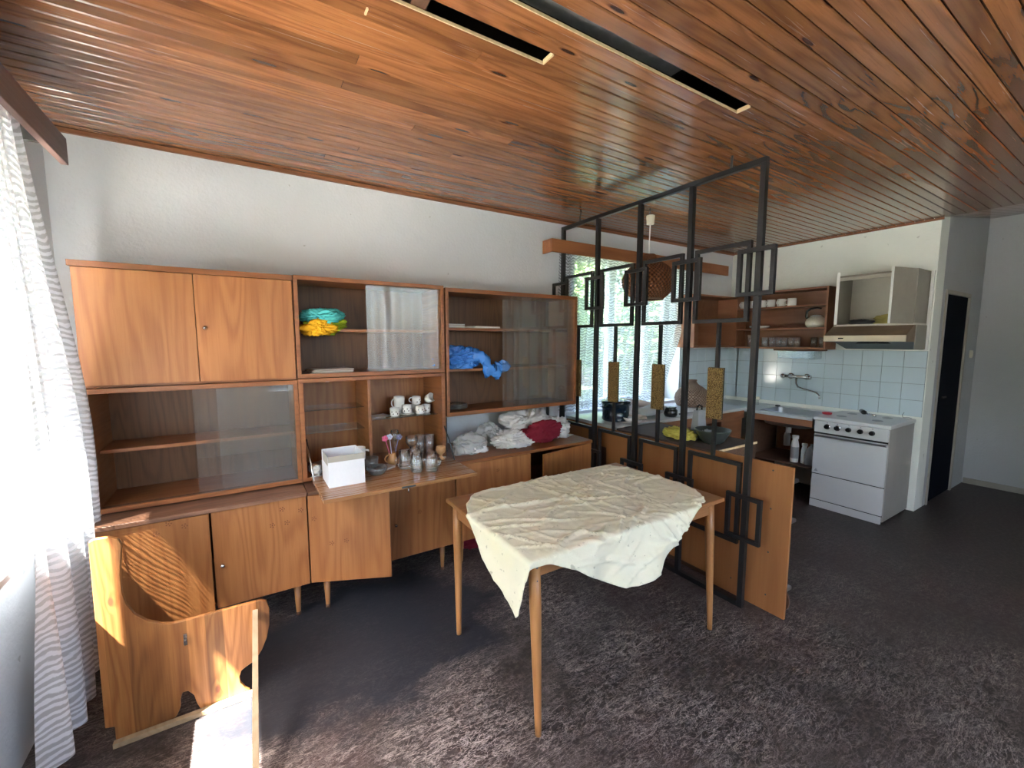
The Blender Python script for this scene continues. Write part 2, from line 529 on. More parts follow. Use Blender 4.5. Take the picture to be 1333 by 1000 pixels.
def lathe(prof, n=24, bm=None, c=(0, 0, 0), fn=None, uvs=None):
    bm = bm or nb()
    rings = []
    for j, (r, z) in enumerate(prof):
        if r < 1e-6:
            rings.append([bm.verts.new((c[0], c[1], c[2] + z))])
            continue
        ring = []
        for i in range(n):
            a = 2 * PI * i / n
            rr = fn(r, a, z, i, j) if fn else r
            ring.append(bm.verts.new((c[0] + rr * math.cos(a), c[1] + rr * math.sin(a), c[2] + z)))
        rings.append(ring)
    for a, b in zip(rings, rings[1:]):
        for i in range(n):
            k = (i + 1) % n
            if len(a) == 1 and len(b) == 1:
                continue
            if len(a) == 1:
                f = [a[0], b[k], b[i]]
            elif len(b) == 1:
                f = [a[i], a[k], b[0]]
            else:
                f = [a[i], a[k], b[k], b[i]]
            try:
                bm.faces.new(f)
            except ValueError:
                pass
    return bm


def tube(bm, pts, r, n=8, cap=True):
    pts = [Vector(p) for p in pts]
    rs = r if isinstance(r, (list, tuple)) else [r] * len(pts)
    rings = []
    up = Vector((0, 0, 1))
    t0 = (pts[1] - pts[0]).normalized()
    if abs(t0.z) > 0.95:
        up = Vector((1, 0, 0))
    sx = t0.cross(up).normalized()
    for i, p in enumerate(pts):
        t = (pts[min(i + 1, len(pts) - 1)] - pts[max(i - 1, 0)]).normalized()
        sx = (sx - t * sx.dot(t)).normalized()
        sy = t.cross(sx)
        rings.append([bm.verts.new(p + (sx * math.cos(2 * PI * k / n) + sy * math.sin(2 * PI * k / n)) * rs[i]) for k in range(n)])
    for a, b in zip(rings, rings[1:]):
        for k in range(n):
            bm.faces.new([a[k], a[(k + 1) % n], b[(k + 1) % n], b[k]])
    if cap:
        bm.faces.new(rings[0][::-1])
        bm.faces.new(rings[-1])
    return bm


def prism(poly, y0, y1, bm=None):
    """polygon in (x,z), extruded along y"""
    bm = bm or nb()
    a = [bm.verts.new((x, y0, z)) for x, z in poly]
    b = [bm.verts.new((x, y1, z)) for x, z in poly]
    f1 = bm.faces.new(a)
    f2 = bm.faces.new(b[::-1])
    for i in range(len(poly)):
        k = (i + 1) % len(poly)
        bm.faces.new([a[i], b[i], b[k], a[k]])
    bm.normal_update()
    bmesh.ops.triangulate(bm, faces=[f1, f2])
    return bm


def obj(name, bm, mat, parent=None, smooth=False, bevel=0.0, local=False, seg=1, uv=None):
    """links bm as ONE mesh object. world coordinates unless local"""
    if parent is not None and not local:
        inv = MW[parent.name].inverted()
        bmesh.ops.transform(bm, matrix=inv, verts=bm.verts)
    bmesh.ops.recalc_face_normals(bm, faces=bm.faces)
    me = bpy.data.meshes.new(name)
    bm.to_mesh(me)
    bm.free()
    o = bpy.data.objects.new(name, me)
    C.objects.link(o)
    me.materials.append(M[mat])
    if smooth:
        for p in me.polygons:
            p.use_smooth = True
    if parent is not None:
        o.parent = parent
        MW[o.name] = MW[parent.name].copy()
    else:
        MW[o.name] = Matrix.Identity(4)
    if bevel:
        b = o.modifiers.new('bevel', 'BEVEL')
        b.width = bevel
        b.segments = seg
        b.limit_method = 'ANGLE'
    return o


def place(o, loc, rz=0.0, parent=None):
    """gives a mesh object its own origin: its mesh is in local coordinates"""
    o.location = loc
    o.rotation_euler = (0, 0, rz)
    base = MW[parent.name] if parent is not None else Matrix.Identity(4)
    MW[o.name] = base @ Matrix.Translation(loc) @ Matrix.Rotation(rz, 4, 'Z')


def tag(o, label, cat, group=None, kind=None):
    if label:
        o['label'] = label
    if cat:
        o['category'] = cat
    if group:
        o['group'] = group
    if kind:
        o['kind'] = kind
    return o


def thing(name, label, cat, loc=(0, 0, 0), rz=0.0, group=None, kind=None):
    o = bpy.data.objects.new(name, None)
    o.empty_display_size = 0.1
    C.objects.link(o)
    o.location = loc
    o.rotation_euler = (0, 0, rz)
    MW[o.name] = Matrix.Translation(loc) @ Matrix.Rotation(rz, 4, 'Z')
    tag(o, label, cat, group, kind)
    return o


def dup(root, loc, rz=0.0, label=None, group=None, scale=None):
    r = root.copy()
    C.objects.link(r)
    r.location = loc
    r.rotation_euler = (0, 0, rz)
    if scale:
        r.scale = scale
    if label:
        r['label'] = label
    if group:
        r['group'] = group
    for ch in list(root.children):
        c = ch.copy()
        C.objects.link(c)
        c.parent = r
        for g in list(ch.children):
            d = g.copy()
            C.objects.link(d)
            d.parent = c
    return r


def crumple(center, rad, seed, amp=0.35, sub=5, freq=3.0, floor=None, pts=None):
    """a wad of cloth : folded ridges over a flattened blob"""
    bm = nb()
    bmesh.ops.create_icosphere(bm, subdivisions=sub, radius=1)
    off = Vector((seed * 7.13, seed * 3.7, seed * 5.1))
    for v in bm.verts:
        d = v.co.normalized()
        q = d * freq * 0.5 + off
        n1 = noise.noise(q * 0.8)
        wv = noise.noise_vector(q) * 1.1
        rdg = 1 - abs(noise.noise(q * 1.6 + wv)) * 2
        rd2 = 1 - abs(noise.noise(q * 3.7 + wv * 1.5)) * 2
        rd3 = 1 - abs(noise.noise(q * 8.3 + wv * 2)) * 2
        k = 1 + amp * (n1 * 0.9 + (rdg - 0.5) * 0.5 + (rd2 - 0.5) * 0.30 + (rd3 - 0.5) * 0.12)
        p = Vector((d.x * rad[0] * k, d.y * rad[1] * k, d.z * rad[2] * k)) + Vector(center)
        if floor is not None and p.z < floor:
            p.z = floor + 0.0015 * (1 + d.z)
        v.co = p
    return bm


# ------------------------------------------------------------------ room shell
XL, XK, XR, YB, YF, ZC, YD = -0.77, 5.20, 6.75, 3.12, -1.50, 2.638, 1.25


def zc(x):
    return ZC + max(0.0, x - 5.2) * 0.137


o = obj('floor', box(XL - 0.3, XR + 1.2, YF - 0.3, YB + 0.33, -0.12, 0.0), 'floor')
tag(o, None, None, kind='structure')


def wall_with_hole(name, axis, a, b, lo, hi, zt, holes, mat='plaster'):
    """axis 'x': wall spans y lo..hi, thickness a..b in x"""
    bm = nb()

    def put(u0, u1, z0, z1):
        if u1 - u0 < 1e-4 or z1 - z0 < 1e-4:
            return
        if axis == 'x':
            bx(bm, a, b, u0, u1, z0, z1)
        else:
            bx(bm, u0, u1, a, b, z0, z1)
    cur = lo
    for (u0, u1, z0, z1) in sorted(holes):
        put(cur, u0, 0, zt)
        put(u0, u1, 0, z0)
        put(u0, u1, z1, zt)
        cur = u1
    put(cur, hi, 0, zt)
    o = obj(name, bm, mat)
    tag(o, None, None, kind='structure')
    return o


wl = wall_with_hole('wall_left', 'x', XL - 0.30, XL, YF - 0.3, YB + 0.3, 3.2, [(0.25, 2.50, 0.80, 2.30)])
wb = wall_with_hole('wall_back', 'y', YB, YB + 0.30, XL, XK + 0.3, 3.2, [(2.66, 4.24, 0.90, 2.42)])
wf = wall_with_hole('wall_front', 'y', YF - 0.3, YF, XL, XR + 0.3, 3.2, [(0.30, 3.30, 0.85, 2.52)])
wk = obj('wall_kitchen', box(XK, XK + 0.22, YD, YB, 0, 3.2), 'plaster_k')
tag(wk, None, None, kind='structure')
wd = wall_with_hole('wall_doorway', 'y', YD, YD + 0.16, XK + 0.22, XR + 0.02, 3.2, [(5.52, 6.28, 0.0, 2.01)], 'plaster_shaded')
wr = obj('wall_right', box(XR, XR + 0.25, YF, YD + 0.0, 0, 3.2), 'plaster_shaded')
tag(wr, None, None, kind='structure')
# dark room behind the doorway
dr = nb()
bx(dr, XK + 0.22, XK + 0.26, YD + 0.16, YD + 2.0, 0, 3.0)
bx(dr, XR + 0.5, XR + 0.54, YD + 0.16, YD + 2.0, 0, 3.0)
bx(dr, XK + 0.22, XR + 0.54, YD + 1.98, YD + 2.02, 0, 3.0)
bx(dr, XK + 0.22, XR + 0.54, YD + 0.16, YD + 2.0, 2.9, 2.94)
tag(obj('wall_passage', dr, 'dark'), None, None, kind='structure')
fr = nb()
for (a, b, c, d) in ((5.50, 5.535, 0, 2.045), (6.265, 6.30, 0, 2.045)):
    bx(fr, a, b, YD - 0.012, YD + 0.17, c, d)
bx(fr, 5.535, 6.265, YD - 0.012, YD + 0.17, 2.01, 2.045)
dn = thing('door_1', None, None, (5.9, YD, 0), kind='structure')
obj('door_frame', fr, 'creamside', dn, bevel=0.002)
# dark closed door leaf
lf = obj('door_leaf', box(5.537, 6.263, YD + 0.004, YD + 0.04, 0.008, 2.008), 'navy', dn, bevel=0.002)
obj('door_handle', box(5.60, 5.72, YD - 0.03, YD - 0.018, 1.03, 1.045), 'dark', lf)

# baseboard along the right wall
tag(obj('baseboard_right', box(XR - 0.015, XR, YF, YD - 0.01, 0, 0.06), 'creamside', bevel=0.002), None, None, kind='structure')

# ceiling: slab with one board after another below it
cs = nb()
bx(cs, XL - 0.3, XR + 0.3, YF - 0.3, YB + 0.3, 3.0, 3.1)
cl = obj('ceiling', cs, 'dark')
tag(cl, None, None, kind='structure')
rng = random.Random(5)
PW = 0.0655


def plank(x0, x1, y, rw):
    g = 0.0016
    y0, y1 = y + g, y + rw - g
    ch = 0.004
    t = 0.014
    prof = [(y0 + ch, 0), (y1 - ch, 0), (y1, ch), (y1, t), (y0, t), (y0, ch)]
    bm = nb()
    ends = []
    for x in (x0 + 0.0008, x1 - 0.0008):
        ends.append([bm.verts.new((x, py, zc(x) + pz)) for py, pz in prof])
    for i in range(6):
        k = (i + 1) % 6
        bm.faces.new([ends[0][i], ends[0][k], ends[1][k], ends[1][i]])
    bm.faces.new(ends[0])
    bm.faces.new(ends[1][::-1])
    return obj('plank', bm, 'plank', cl)


kmin = int(math.floor((YF - 1.365) / PW))
kmax = int(math.ceil((YB - 1.365) / PW))
NPL = 0
for k in range(kmin, kmax + 1):
    y = 1.365 + PW * k
    rw = PW
    y0c = max(y, YF)
    y1c = min(y + PW, YB)
    if y1c - y0c < 0.012:
        continue
    xe = XR if y < YD - 0.02 else XK
    if k == 0:
        segs = [(XL, -0.35), (1.05, 3.3), (3.3, XK)]
        if xe > XK:
            segs.append((XK, xe))
    elif k == -3:
        segs = [(XL, -0.15), (2.03, 4.4), (4.4, XK), (XK, xe)]
    else:
        cuts = [XL]
        nj = 1 if (k % 3) else 2
        for q in range(nj):
            cuts.append(rng.uniform(0.4 + 2.2 * q, 2.4 + 2.2 * q) if nj == 2 else rng.uniform(0.6, 4.4))
        cuts.append(XK)
        if xe > XK:
            cuts.append(xe)
        segs = list(zip(cuts, cuts[1:]))
    for a, b in segs:
        plank(a, b, y0c, y1c - y0c)
        NPL += 1
# raw ends of the cut boards, joists and mortar seen through the two slots
en = nb()
for (x, y) in ((1.05, 1.365), (2.03, 1.365 - 3 * PW)):
    bx(en, x - 0.006, x, y + 0.002, y + PW - 0.002, ZC - 0.001, ZC + 0.016)
bx(en, -0.3, 1.05, 1.365 + PW - 0.0025, 1.365 + PW + 0.001, ZC, ZC + 0.010)
bx(en, -0.1, 2.03, 1.365 - 2 * PW - 0.0025, 1.365 - 2 * PW + 0.001, ZC, ZC + 0.010)
obj('raw_edge', en, 'raw', cl)
for x in (-0.55, 0.52, 2.15, 3.2, 4.2, 5.1):
    jb = nb()
    bx(jb, x, x + 0.05, YF, YB, zc(x) + 0.015, zc(x) + 0.06)
    obj('joist', jb, 'brownbd', cl)
mo = nb()
bx(mo, 0.4, 1.62, 1.09, 1.29, ZC + 0.065, ZC + 0.10)
obj('mortar_bed', mo, 'mortar', cl)
splinter = nb()
bx(splinter, 0.40, 0.406, 1.50, 1.53, ZC - 0.006, ZC)
obj('splinter', splinter, 'raw', cl)
# trims where the ceiling meets the walls
tr = nb()
bx(tr, XL, XK, YB - 0.018, YB, ZC - 0.022, ZC - 0.001)
tag(obj('trim_1', tr, 'kit_x'), None, None, kind='structure')
tr = nb()
bx(tr, XK - 0.014, XK, YD - 0.014, YB, ZC - 0.018, ZC - 0.001)
tag(obj('trim_2', tr, 'kit_x'), None, None, kind='structure')

# wall tiles, one by one
tz = [1.483 - 0.15 * i for i in range(5)]
tg = box(XK - 0.003, XK, 1.257, YB, tz[-1], tz[0])
obj('grout', tg, 'grout', wk)
tile_me = None


def tile(parent, x, y, z, rz, wdt):
    bm = nb()
    bx(bm, -wdt / 2 + 0.0013, wdt / 2 - 0.0013, -0.008, 0, 0.0013, 0.15 - 0.0013)
    o = obj('tile', bm, 'tile', parent, local=True, bevel=0.0015)
    o.location = (x, y, z)
    o.rotation_euler = (0, 0, rz)
    return o


ys = [1.257 + 0.1585 * i for i in range(12)] + [YB - 0.008]
proto = None
for j in range(4):
    for a, b in zip(ys, ys[1:]):
        wdt = b - a
        if wdt < 0.1:
            tile(wk, XK - 0.001, (a + b) / 2, tz[j + 1], -PI / 2, wdt)
        elif proto is None:
            proto = tile(wk, XK - 0.001, (a + b) / 2, tz[j + 1], -PI / 2, wdt)
        else:
            o = proto.copy()
            C.objects.link(o)
            o.location = (XK - 0.001, (a + b) / 2, tz[j + 1])
xs = [XK - 0.008 - 0.1585 * i for i in range(7)][::-1]
xs = [4.25] + xs[1:] if xs[0] < 4.25 else [4.25] + xs
obj('grout', box(4.25, XK, YB - 0.003, YB, tz[-1], tz[0]), 'grout', wb)
p2 = None
for j in range(4):
    for a, b in zip(xs, xs[1:]):
        tile(wb, (a + b) / 2, YB - 0.001, tz[j + 1], 0, b - a)

# ------------------------------------------------------------------ windows


def window(name, axis, c0, c1, z0, z1, plane, depth, mull, mat='plast', rail=None):
    t = thing(name, None, None, ((plane, (c0 + c1) / 2, z0) if axis == 'x' else ((c0 + c1) / 2, plane, z0)), kind='structure')
    f = 0.06

    def b(bm, u0, u1, za, zb, d=depth):
        if axis == 'x':
            bx(bm, plane - d / 2, plane + d / 2, u0, u1, za, zb)
        else:
            bx(bm, u0, u1, plane - d / 2, plane + d / 2, za, zb)
    bm = nb()
    b(bm, c0, c1, z0, z0 + f)
    b(bm, c0, c1, z1 - f, z1)
    b(bm, c0, c0 + f, z0 + f, z1 - f)
    b(bm, c1 - f, c1, z0 + f, z1 - f)
    obj('window_frame', bm, mat, t, bevel=0.003)
    edges = [c0 + f]
    for (m0, m1) in mull:
        bm = nb()
        b(bm, m0, m1, z0 + f, z1 - f)
        obj('mullion', bm, mat, t, bevel=0.003)
        edges += [m0, m1]
    edges.append(c1 - f)
    for i in range(0, len(edges), 2):
        bm = nb()
        b(bm, edges[i], edges[i + 1], z0 + f, z1 - f, 0.004)
        obj('pane', bm, 'wglass', t)
    return t


w1 = window('window_1', 'x', 0.25, 2.50, 0.83, 2.30, -0.95, 0.07, [(0.95, 1.03), (1.745, 1.86)])
sb = nb()
bx(sb, XL - 0.18, -0.674, 0.2, 2.54, 0.80, 0.83)
obj('window_sill', sb, 'porc', w1, bevel=0.004)
w2 = window('window_2', 'y', 2.66, 4.24, 0.90, 2.42, YB + 0.22, 0.07, [(3.30, 3.38), (3.86, 3.92)])
w3 = window('window_3', 'y', 0.30, 3.30, 0.85, 2.52, YF - 0.18, 0.07, [(1.20, 1.28), (2.06, 2.14)])

# roof eave outside the left window, garden ground outside
ea = nb()
bx(ea, -1.65, XL - 0.3, -2.5, 4.2, 3.08, 3.2)
tag(obj('eave', ea, 'brownbd'), None, None, kind='structure')
gr = nb()
bx(gr, -16, XL - 0.3, -9, 14, -0.4, -0.3)
tag(obj('ground', gr, 'concrete'), None, None, kind='structure')
gr = nb()
bx(gr, XL - 0.3, 12, YB + 0.35, 14, -0.4, -0.3)
bx(gr, XL - 0.3, 12, -9, YF - 0.3, -0.4, -0.3)
tag(obj('added_dark_lawn', gr, 'lawn'), None, None, kind='structure')  # unseen ground, made dark to cut the bounce light on the ceiling


def tree(name, label, x, y, h, r, seed, n=7000):
    t = thing(name, label, 'tree', (x, y, -0.3), group='garden trees outside the kitchen window')
    rg = random.Random(seed)
    bm = nb()
    tube(bm, [(x, y, -0.3), (x + 0.05, y, h * 0.5), (x, y + 0.05, h * 0.8)], [0.09, 0.06, 0.03], 8)
    obj('trunk', bm, 'bark', t, smooth=True)
    bm = nb()
    for i in range(n):
        while True:
            p = Vector((rg.uniform(-1, 1), rg.uniform(-1, 1), rg.uniform(-1, 1)))
            if 0.45 < p.length < 1 and noise.noise(p * 2.5 + Vector((seed, 0, 0))) > -0.12:
                break
        c = Vector((x + p.x * r, y + p.y * r, h * 0.55 + p.z * h * 0.5))
        a = Vector((rg.uniform(-1, 1), rg.uniform(-1, 1), rg.uniform(-1, 1))).normalized()
        b = a.orthogonal().normalized()
        s = rg.uniform(0.06, 0.13)
        vs = [bm.verts.new(c + a * s), bm.verts.new(c + b * s * 0.5), bm.verts.new(c - a * s), bm.verts.new(c - b * s * 0.5)]
        bm.faces.new(vs)
    f = obj('foliage', bm, 'leaf', t)
    f['kind'] = 'stuff'


tree('tree', 'leafy green tree outside the left half of the kitchen window', 4.4, 6.8, 4.4, 1.3, 1)
tree('tree', 'leafy green tree outside the middle of the kitchen window', 7.4, 6.9, 4.4, 1.3, 2)
tree('tree', 'tall green tree further off behind the kitchen window', 9.6, 9.4, 5.4, 2.0, 3, 8000)
tree('tree', 'broad green tree added to darken the view beyond the left window', -6.5, 2.2, 5.2, 2.0, 4, 8000)  # from here on, trees added to darken what shows through the left window
tree('tree', 'dense tree added along the wall to dim the sky behind the left lace curtain', -3.4, 8.6, 4.8, 1.7, 7, 8000)
tree('tree', 'dense tree added far along the wall to dim the sky outside the left window', -8.2, 13.0, 6.6, 2.2, 8, 9000)
tree('tree', 'broad green tree added further right to darken the left window view', -6.0, 6.6, 5.4, 2.0, 5, 8000)
tree('tree', 'green tree added nearer the viewer to darken the left window view', -7.0, -2.2, 5.2, 1.9, 6, 8000)

# ------------------------------------------------------------------ curtains


def sheet(fn, nu, nv, lu, lv):
    """grid surface with UV in metres"""
    bm = nb()
    uvl = bm.loops.layers.uv.new('uv')
    g = [[bm.verts.new(fn(i / nu, j / nv)) for i in range(nu + 1)] for j in range(nv + 1)]
    for j in range(nv):
        for i in range(nu):
            f = bm.faces.new([g[j][i], g[j][i + 1], g[j + 1][i + 1], g[j + 1][i]])
            for lp, (a, b) in zip(f.loops, ((i, j), (i + 1, j), (i + 1, j + 1), (i, j + 1))):
                lp[uvl].uv = (a / nu * lu, b / nv * lv)
    return bm


def ease(t):
    return t * t * (3 - 2 * t)


def cur_left(u, v):
    z = 2.40 - v * 2.36
    # free edge and window-side edge move outward as the cloth spreads
    yr = 2.33 + 0.30 * ease(min(1, v * 1.7)) + 0.05 * math.sin(v * 3)
    yl = 1.98 + 0.12 * v + 0.08 * math.sin(v * 4)
    y = yl + (yr - yl) * u
    amp = 0.020 + 0.022 * v
    x = -0.645 + amp * math.sin(u * 2 * PI * 4.2 + 0.7 * math.sin(v * 4)) + 0.012 * math.sin(u * 31 + v * 5) + 0.03 * v * (u - 0.3)
    if v > 0.97:
        z += 0.01 * math.sin(u * 9)
    z += 0.10 * v * u * 0.9
    return (x, y, z)


cv = obj('lace_curtain', sheet(cur_left, 110, 90, 0.9, 2.36), 'lace', smooth=True)
tag(cv, 'long white lace curtain gathered at the bright left window', 'curtain')


def cur_left2(u, v):
    z = 2.40 - v * 1.0
    y = 0.60 + (2.03 - 0.60) * u - 0.25 * v * (1 - u)
    x = -0.655 + 0.022 * math.sin(u * 2 * PI * 8 + v) + 0.01 * math.sin(u * 40 + v * 3)
    z += 0.62 * (1 - u) * v * v
    return (x, y, z)


cv2 = obj('lace_curtain', sheet(cur_left2, 120, 40, 2.2, 1.1), 'lace', smooth=True)
tag(cv2, 'pulled up second lace curtain at the far left picture edge', 'curtain')

vt = thing('curtain_valance', 'plain brown wooden valance board above the left window', 'valance', (-0.6, 1.4, 2.33))
bm = box(-0.60, -0.575, 0.1, 2.63, 2.322, 2.432)
obj('front_board', bm, 'valance', vt, bevel=0.002)
bm = box(-0.77, -0.60, 0.1, 2.55, 2.40, 2.42)
obj('top_board', bm, 'valance', vt)
bm = box(-0.77, -0.60, 2.42, 2.44, 2.335, 2.40)
obj('bracket', bm, 'dark', vt)

vk = thing('curtain_valance', 'orange brown wooden valance board above the kitchen window', 'valance', (3.6, 3.0, 2.34))
obj('front_board', box(2.29, 4.90, 2.985, 3.005, 2.335, 2.445), 'valance_b', vk, bevel=0.002)
obj('top_board', box(2.29, 4.90, 3.005, 3.118, 2.43, 2.445), 'valance_b', vk)
obj('end_board', box(2.29, 2.305, 3.005, 3.118, 2.335, 2.43), 'valance_b', vk)


def cur_kit(u, v):
    z = 2.38 - v * 1.46
    xr = 4.20 - 0.30 * ease(max(0, (v - 0.35) / 0.65))
    x = 2.43 + (xr - 2.43) * u
    y = 3.055 + 0.018 * math.sin(u * 2 * PI * 15 + 0.6 * math.sin(v * 3)) + 0.008 * math.sin(u * 61 + 4 * v)
    return (x, y, z)


ck = obj('lace_curtain', sheet(cur_kit, 200, 50, 3.2, 1.46), 'lace2', smooth=True)
tag(ck, 'white lace curtain across the kitchen window behind the black screen', 'curtain')


def cur_front(u, v):
    z = 2.55 - v * 1.65
    x = 0.30 + 0.55 * u
    return (x, YF + 0.08 + 0.03 * math.sin(u * 2 * PI * 7), z)


cf = obj('lace_curtain', sheet(cur_front, 90, 30, 1.5, 1.5), 'lace', smooth=True)
tag(cf, 'lace curtain on the window behind the viewer, seen only as reflection', 'curtain')


def cur_front2(u, v):
    p = cur_front(u, v)
    return (1.55 + 1.75 * u, YF + 0.08 + 0.03 * math.sin(u * 2 * PI * 11), p[2])


cf2 = obj('lace_curtain', sheet(cur_front2, 140, 30, 3.0, 1.5), 'lace2', smooth=True)
tag(cf2, 'second lace curtain behind the viewer, beside the first reflected one', 'curtain')

# ------------------------------------------------------------------ wall unit
YU, YL0, YBK = 2.72, 2.57, 3.09
Xa, Xb, Xc, Xd = -0.63, 0.268, 1.178, 2.355
T = 0.018


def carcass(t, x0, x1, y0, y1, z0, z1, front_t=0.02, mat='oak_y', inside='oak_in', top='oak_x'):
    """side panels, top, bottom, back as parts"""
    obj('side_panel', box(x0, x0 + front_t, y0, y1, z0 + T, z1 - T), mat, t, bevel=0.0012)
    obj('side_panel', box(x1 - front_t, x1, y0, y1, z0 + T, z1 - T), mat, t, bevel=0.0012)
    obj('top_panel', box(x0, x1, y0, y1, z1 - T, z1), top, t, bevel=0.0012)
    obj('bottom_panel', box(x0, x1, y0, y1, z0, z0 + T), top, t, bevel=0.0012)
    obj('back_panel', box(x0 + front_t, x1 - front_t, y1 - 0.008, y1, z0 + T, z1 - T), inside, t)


def frame_bm(x0, x1, z0, z1, wv, wh, y0, y1):
    bm = nb()
    bx(bm, x0, x1, y0, y1, z0, z0 + wh)
    bx(bm, x0, x1, y0, y1, z1 - wh, z1)
    bx(bm, x0, x0 + wv, y0, y1, z0 + wh, z1 - wh)
    bx(bm, x1 - wv, x1, y0, y1, z0 + wh, z1 - wh)
    return bm


# A top : cupboard with two doors
t = thing('wall_cupboard', 'closed two-door oak cupboard, top left of the wall unit', 'cupboard', ((Xa + Xb) / 2, YU, 1.355))
carcass(t, Xa, Xb, YU + 0.02, YBK, 1.355, 1.938)
for (a, b, kn) in ((Xa + 0.004, -0.184, False), (-0.181, Xb - 0.006, True)):
    d = obj('door', box(a, b, YU, YU + 0.018, 1.368, 1.912), 'oak', t, bevel=0.0012)
    if kn:
        kb = nb()
        lathe([(0, 0), (0.011, 0.0), (0.011, 0.006), (0.005, 0.008), (0.005, 0.016), (0, 0.017)], 14, kb)
        bmesh.ops.transform(kb, matrix=Matrix.Translation((-0.146, YU, 1.643)) @ Matrix.Rotation(PI / 2, 4, 'X'), verts=kb.verts)
        obj('keyhole', kb, 'chrome', d, smooth=True)
obj('top_edge', box(Xa - 0.006, Xb, YU - 0.006, YU + 0.02, 1.914, 1.941), 'oak_x', t, bevel=0.001)


def glass_cabinet(name, label, x0, x1, z0, z1, shelves, pane_x, low_lip=0.02, wv=0.022, closed_left=False, wh=0.024):
    t = thing(name, label, 'cabinet', ((x0 + x1) / 2, YU, z0))
    carcass(t, x0, x1, YU + 0.016, YBK, z0, z1)
    obj('front_frame', frame_bm(x0, x1, z0, z1, wv, wh, YU, YU + 0.016), 'oak_x', t, bevel=0.0012)
    for z in shelves:
        obj('shelf', box(x0 + 0.021, x1 - 0.021, YU + 0.10, YBK - 0.009, z - 0.018, z), 'oak_x', t, bevel=0.001)
    yy = YU + 0.03
    for (a, b, y) in pane_x:
        g = obj('glass_pane', box(a, b, y, y + 0.004, z0 + T + 0.001, z1 - T - 0.001), 'glass', t)
    obj('slide_track', box(x0 + 0.021, x1 - 0.021, YU + 0.018, YU + 0.05, z0 + T, z0 + T + 0.004), 'brownbd', t)
    return t


glass_cabinet('glass_cabinet', 'oak cabinet with sliding glass and one shelf, left, under the closed cupboard', Xa, Xb, 0.75, 1.353, [1.04],
              [(-0.222, Xb - 0.022, YU + 0.026), (-0.12, Xb - 0.022, YU + 0.036)])
glass_cabinet('glass_cabinet', 'upper middle oak glass cabinet holding teal and yellow cloths', Xb + 0.002, Xc, 1.362, 1.945, [1.65],
              [(0.672, Xc - 0.021, YU + 0.026)])
glass_cabinet('glass_cabinet', 'right hung oak glass cabinet holding the blue plastic bag', Xc + 0.012, Xd, 1.05, 1.935, [1.668, 1.373],
              [(1.752, Xd - 0.022, YU + 0.026), (1.66, 2.29, YU + 0.036)], wh=0.028)
# black posts that carry the right cabinet
t = thing('cabinet_support', 'black steel posts under the hung right oak cabinet', 'support', (1.8, 3.0, 0.77))
obj('post', box(1.193, 1.213, 2.78, 2.80, 0.79, 1.049), 'black', t)
obj('post', box(2.315, 2.335, 2.84, 2.86, 0.79, 1.049), 'black', t)
obj('post', box(2.315, 2.335, 3.06, 3.08, 0.79, 1.049), 'black', t)

# secretary cabinet (middle) with fold down flap
t = thing('secretary_cabinet', 'middle oak secretary cabinet with its flap folded down', 'cabinet', ((Xb + Xc) / 2, YU, 0.752))
sec = t
z0, z1 = 0.752, 1.358
carcass(t, Xb + 0.002, Xc, YU + 0.016, YBK, z0, z1, inside='oak')
obj('front_frame', frame_bm(Xb + 0.002, Xc, z0, z1, 0.026, 0.022, YU, YU + 0.016), 'oak_x', t, bevel=0.0012)
obj('divider', box(0.664, 0.684, YU + 0.03, YBK - 0.009, z0 + T, z1 - T), 'oak_y', t, bevel=0.001)
for z in (1.153, 1.012):
    obj('glass_shelf', box(Xb + 0.024, 0.662, YU + 0.13, YBK - 0.01, z - 0.005, z), 'shelfglass', t)
obj('glass_shelf', box(0.686, Xc - 0.022, YU + 0.09, YBK - 0.01, 1.060, 1.066), 'shelfglass', t)
fl = obj('flap', box(0.316, 1.192, 2.285, YU - 0.002, 0.752, 0.772), 'flapwood', t, bevel=0.002)
obj('lock_plate', box(0.72, 0.80, 2.283, 2.2855, 0.757, 0.768), 'slate', fl)
kb = nb()
tube(kb, [(0.757, 2.283, 0.757), (0.757, 2.281, 0.742), (0.757, 2.281, 0.730)], 0.003, 6)
obj('key', kb, 'chrome', fl, smooth=True)
obj('hinge_bar', box(0.31, 1.17, YU - 0.004, YU + 0.02, 0.772, 0.776), 'chrome', fl)
rb = nb()
tube(rb, [(0.302, YU + 0.02, 1.0), (0.306, 2.62, 0.88), (0.31, 2.55, 0.775)], 0.004, 6)
obj('stay_rod', rb, 'chrome', t, smooth=True)
rb = nb()
tube(rb, [(1.165, YU + 0.01, 1.0), (1.175, 2.66, 0.90), (1.185, 2.60, 0.775)], 0.004, 6)
obj('stay_rod', rb, 'slate', t, smooth=True)


# base cabinets
def leg(t, x, y, h=0.20, top=0.20):
    bm = nb()
    tube(bm, [(x, y, 0.0), (x, y, 0.03), (x, y, top)], [0.011, 0.012, 0.021], 14)
    l = obj('leg', bm, 'beech_z', t, smooth=True)
    fb = nb()
    tube(fb, [(x, y, -0.0), (x, y, 0.02)], [0.0125, 0.013], 12)
    obj('foot_cap', fb, 'brownbd', l, smooth=True)


def sticker(door, cx, cy, cz, s=0.008):
    bm = nb()
    for k in range(6):
        a = k * PI / 3
        r = 0 if k == 5 else s * 1.3
        bmesh.ops.create_circle(bm, cap_ends=True, segments=8, radius=s * 0.45, matrix=Matrix.Translation((cx + r * math.cos(a * 1.2), cy, cz + r * math.sin(a * 1.2))) @ Matrix.Rotation(PI / 2, 4, 'X'))
    obj('sticker', bm, 'sticker', door, local=True)


